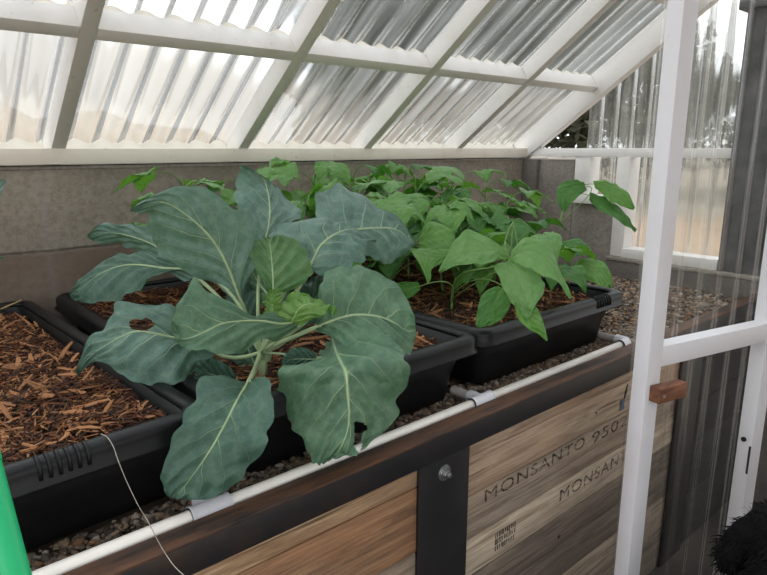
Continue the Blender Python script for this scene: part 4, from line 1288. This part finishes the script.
# ------------------------------------------------------------------ dog
def build_dog():
    hp = at(811, 542, 1.12)             # middle of the head
    face = (FH * .8 + RT * .6).normalized()   # looking away from the bed
    base = Vector((hp.x, hp.y, 0)) - face * .18
    t = empty('dog', base, 'shaggy black dog sitting beside the open door', 'dog')
    side = Vector((face.y, -face.x, 0))
    H = hp.z
    def W(f_, s_, z): return base + face * f_ + side * s_ + Vector((0, 0, z))
    chains = [
        # spine from rump to skull then muzzle
        ([W(-.20, 0, .16), W(-.14, 0, .30), W(-.04, 0, .44), W(.05, 0, H - .20), W(.11, 0, H - .10), W(.18, 0, H), W(.25, 0, H - .02), W(.33, 0, H - .045), W(.37, 0, H - .05)], [.15, .17, .16, .13, .095, .092, .070, .045, .030]),
        ([W(-.06, .03, .36), W(.07, .09, .32), W(.08, .095, .17), W(.09, .095, .04), W(.14, .095, .03)], [.12, .075, .045, .042, .036]),
        ([W(-.06, -.03, .36), W(.07, -.09, .32), W(.08, -.095, .17), W(.09, -.095, .04), W(.14, -.095, .03)], [.12, .075, .045, .042, .036]),
        ([W(-.20, .04, .16), W(-.10, .15, .20), W(-.02, .17, .16), W(-.12, .17, .06), W(.0, .17, .035)], [.12, .10, .075, .045, .036]),
        ([W(-.20, -.04, .16), W(-.10, -.15, .20), W(-.02, -.17, .16), W(-.12, -.17, .06), W(.0, -.17, .035)], [.12, .10, .075, .045, .036]),
        ([W(-.24, 0, .12), W(-.34, .02, .06), W(-.46, .06, .045), W(-.58, .10, .05)], [.06, .045, .035, .02]),
        ([W(.16, .06, H + .035), W(.15, .10, H + .0), W(.16, .118, H - .06), W(.17, .12, H - .11)], [.028, .024, .030, .020]),
        ([W(.16, -.06, H + .035), W(.15, -.10, H + .0), W(.16, -.118, H - .06), W(.17, -.12, H - .11)], [.028, .024, .030, .020]),
    ]
    mbd = bpy.data.metaballs.new('dogmeta')
    mbd.resolution = .022; mbd.render_resolution = .022; mbd.threshold = .25
    for pts, rs in chains:
        for i in range(len(pts) - 1):
            L = (pts[i + 1] - pts[i]).length
            k = max(2, int(L / (min(rs[i], rs[i + 1]) * .5)))
            for q in range(k):
                a = q / k
                e = mbd.elements.new()
                e.co = pts[i].lerp(pts[i + 1], a)
                e.radius = (rs[i] * (1 - a) + rs[i + 1] * a) * 1.28
    mo = bpy.data.objects.new('dogmeta', mbd)
    COL.objects.link(mo)
    bpy.context.view_layer.update()
    dg = bpy.context.evaluated_depsgraph_get()
    me = bpy.data.meshes.new_from_object(mo.evaluated_get(dg))
    bpy.data.objects.remove(mo); bpy.data.metaballs.remove(mbd)
    me.materials.clear(); me.materials.append(M['fur'])
    me.polygons.foreach_set('use_smooth', [True] * len(me.polygons))
    body = bpy.data.objects.new('body', me)
    link(body, t)
    for s_ in (1, -1):
        mb = MB(); bm = bmesh.new()
        bmesh.ops.create_icosphere(bm, subdivisions=3, radius=.011, matrix=Matrix.Translation(W(.245, s_ * .042, H + .028)))
        m2 = bpy.data.meshes.new('eye'); bm.to_mesh(m2); bm.free(); m2.materials.append(M['eye'])
        link(bpy.data.objects.new('eye', m2), t)
    bm = bmesh.new()
    bmesh.ops.create_icosphere(bm, subdivisions=3, radius=.02, matrix=Matrix.Translation(W(.398, 0, H - .035)))
    m2 = bpy.data.meshes.new('nose'); bm.to_mesh(m2); bm.free(); m2.materials.append(M['nose'])
    link(bpy.data.objects.new('nose', m2), t)
    # coat: locks of hair standing off the body
    me.calc_loop_triangles()
    tris = [(me.vertices[q.vertices[0]], me.vertices[q.vertices[1]], me.vertices[q.vertices[2]], q.area) for q in me.loop_triangles]
    ar = np.array([q[3] for q in tris]); ar /= ar.sum()
    V, F = [], []
    for k in nrg.choice(len(tris), 22000, p=ar):
        a, b, c, _ = tris[k]
        r1, r2 = rng.random(), rng.random()
        if r1 + r2 > 1: r1, r2 = 1 - r1, 1 - r2
        p = a.co + (b.co - a.co) * r1 + (c.co - a.co) * r2
        if (p - W(.34, 0, H - .04)).length < .075: continue
        nn = (a.normal + b.normal + c.normal).normalized()
        g = Vector((rng.gauss(0, .35), rng.gauss(0, .35), -.75 + rng.gauss(0, .25)))
        d = (nn * .75 + g * .6).normalized()
        Ln = rng.uniform(.010, .026)
        sd = d.cross(Vector((rng.gauss(0, 1), rng.gauss(0, 1), rng.gauss(0, 1)))).normalized() * .0013
        p0 = p - nn * .003; p1 = p0 + d * Ln * .55; p2 = p1 + (d + Vector((0, 0, -.6)) + Vector((rng.gauss(0, .3), rng.gauss(0, .3), 0))).normalized() * Ln * .5
        o = len(V)
        V += [p0 - sd, p0 + sd, p1 + sd * .8, p1 - sd * .8, p2]
        F += [(o, o + 1, o + 2, o + 3), (o + 3, o + 2, o + 4)]
    h = mesh_obj('coat', V, F, M['fur'], t, True)
    h['label'] = 'shaggy black coat'
build_dog()
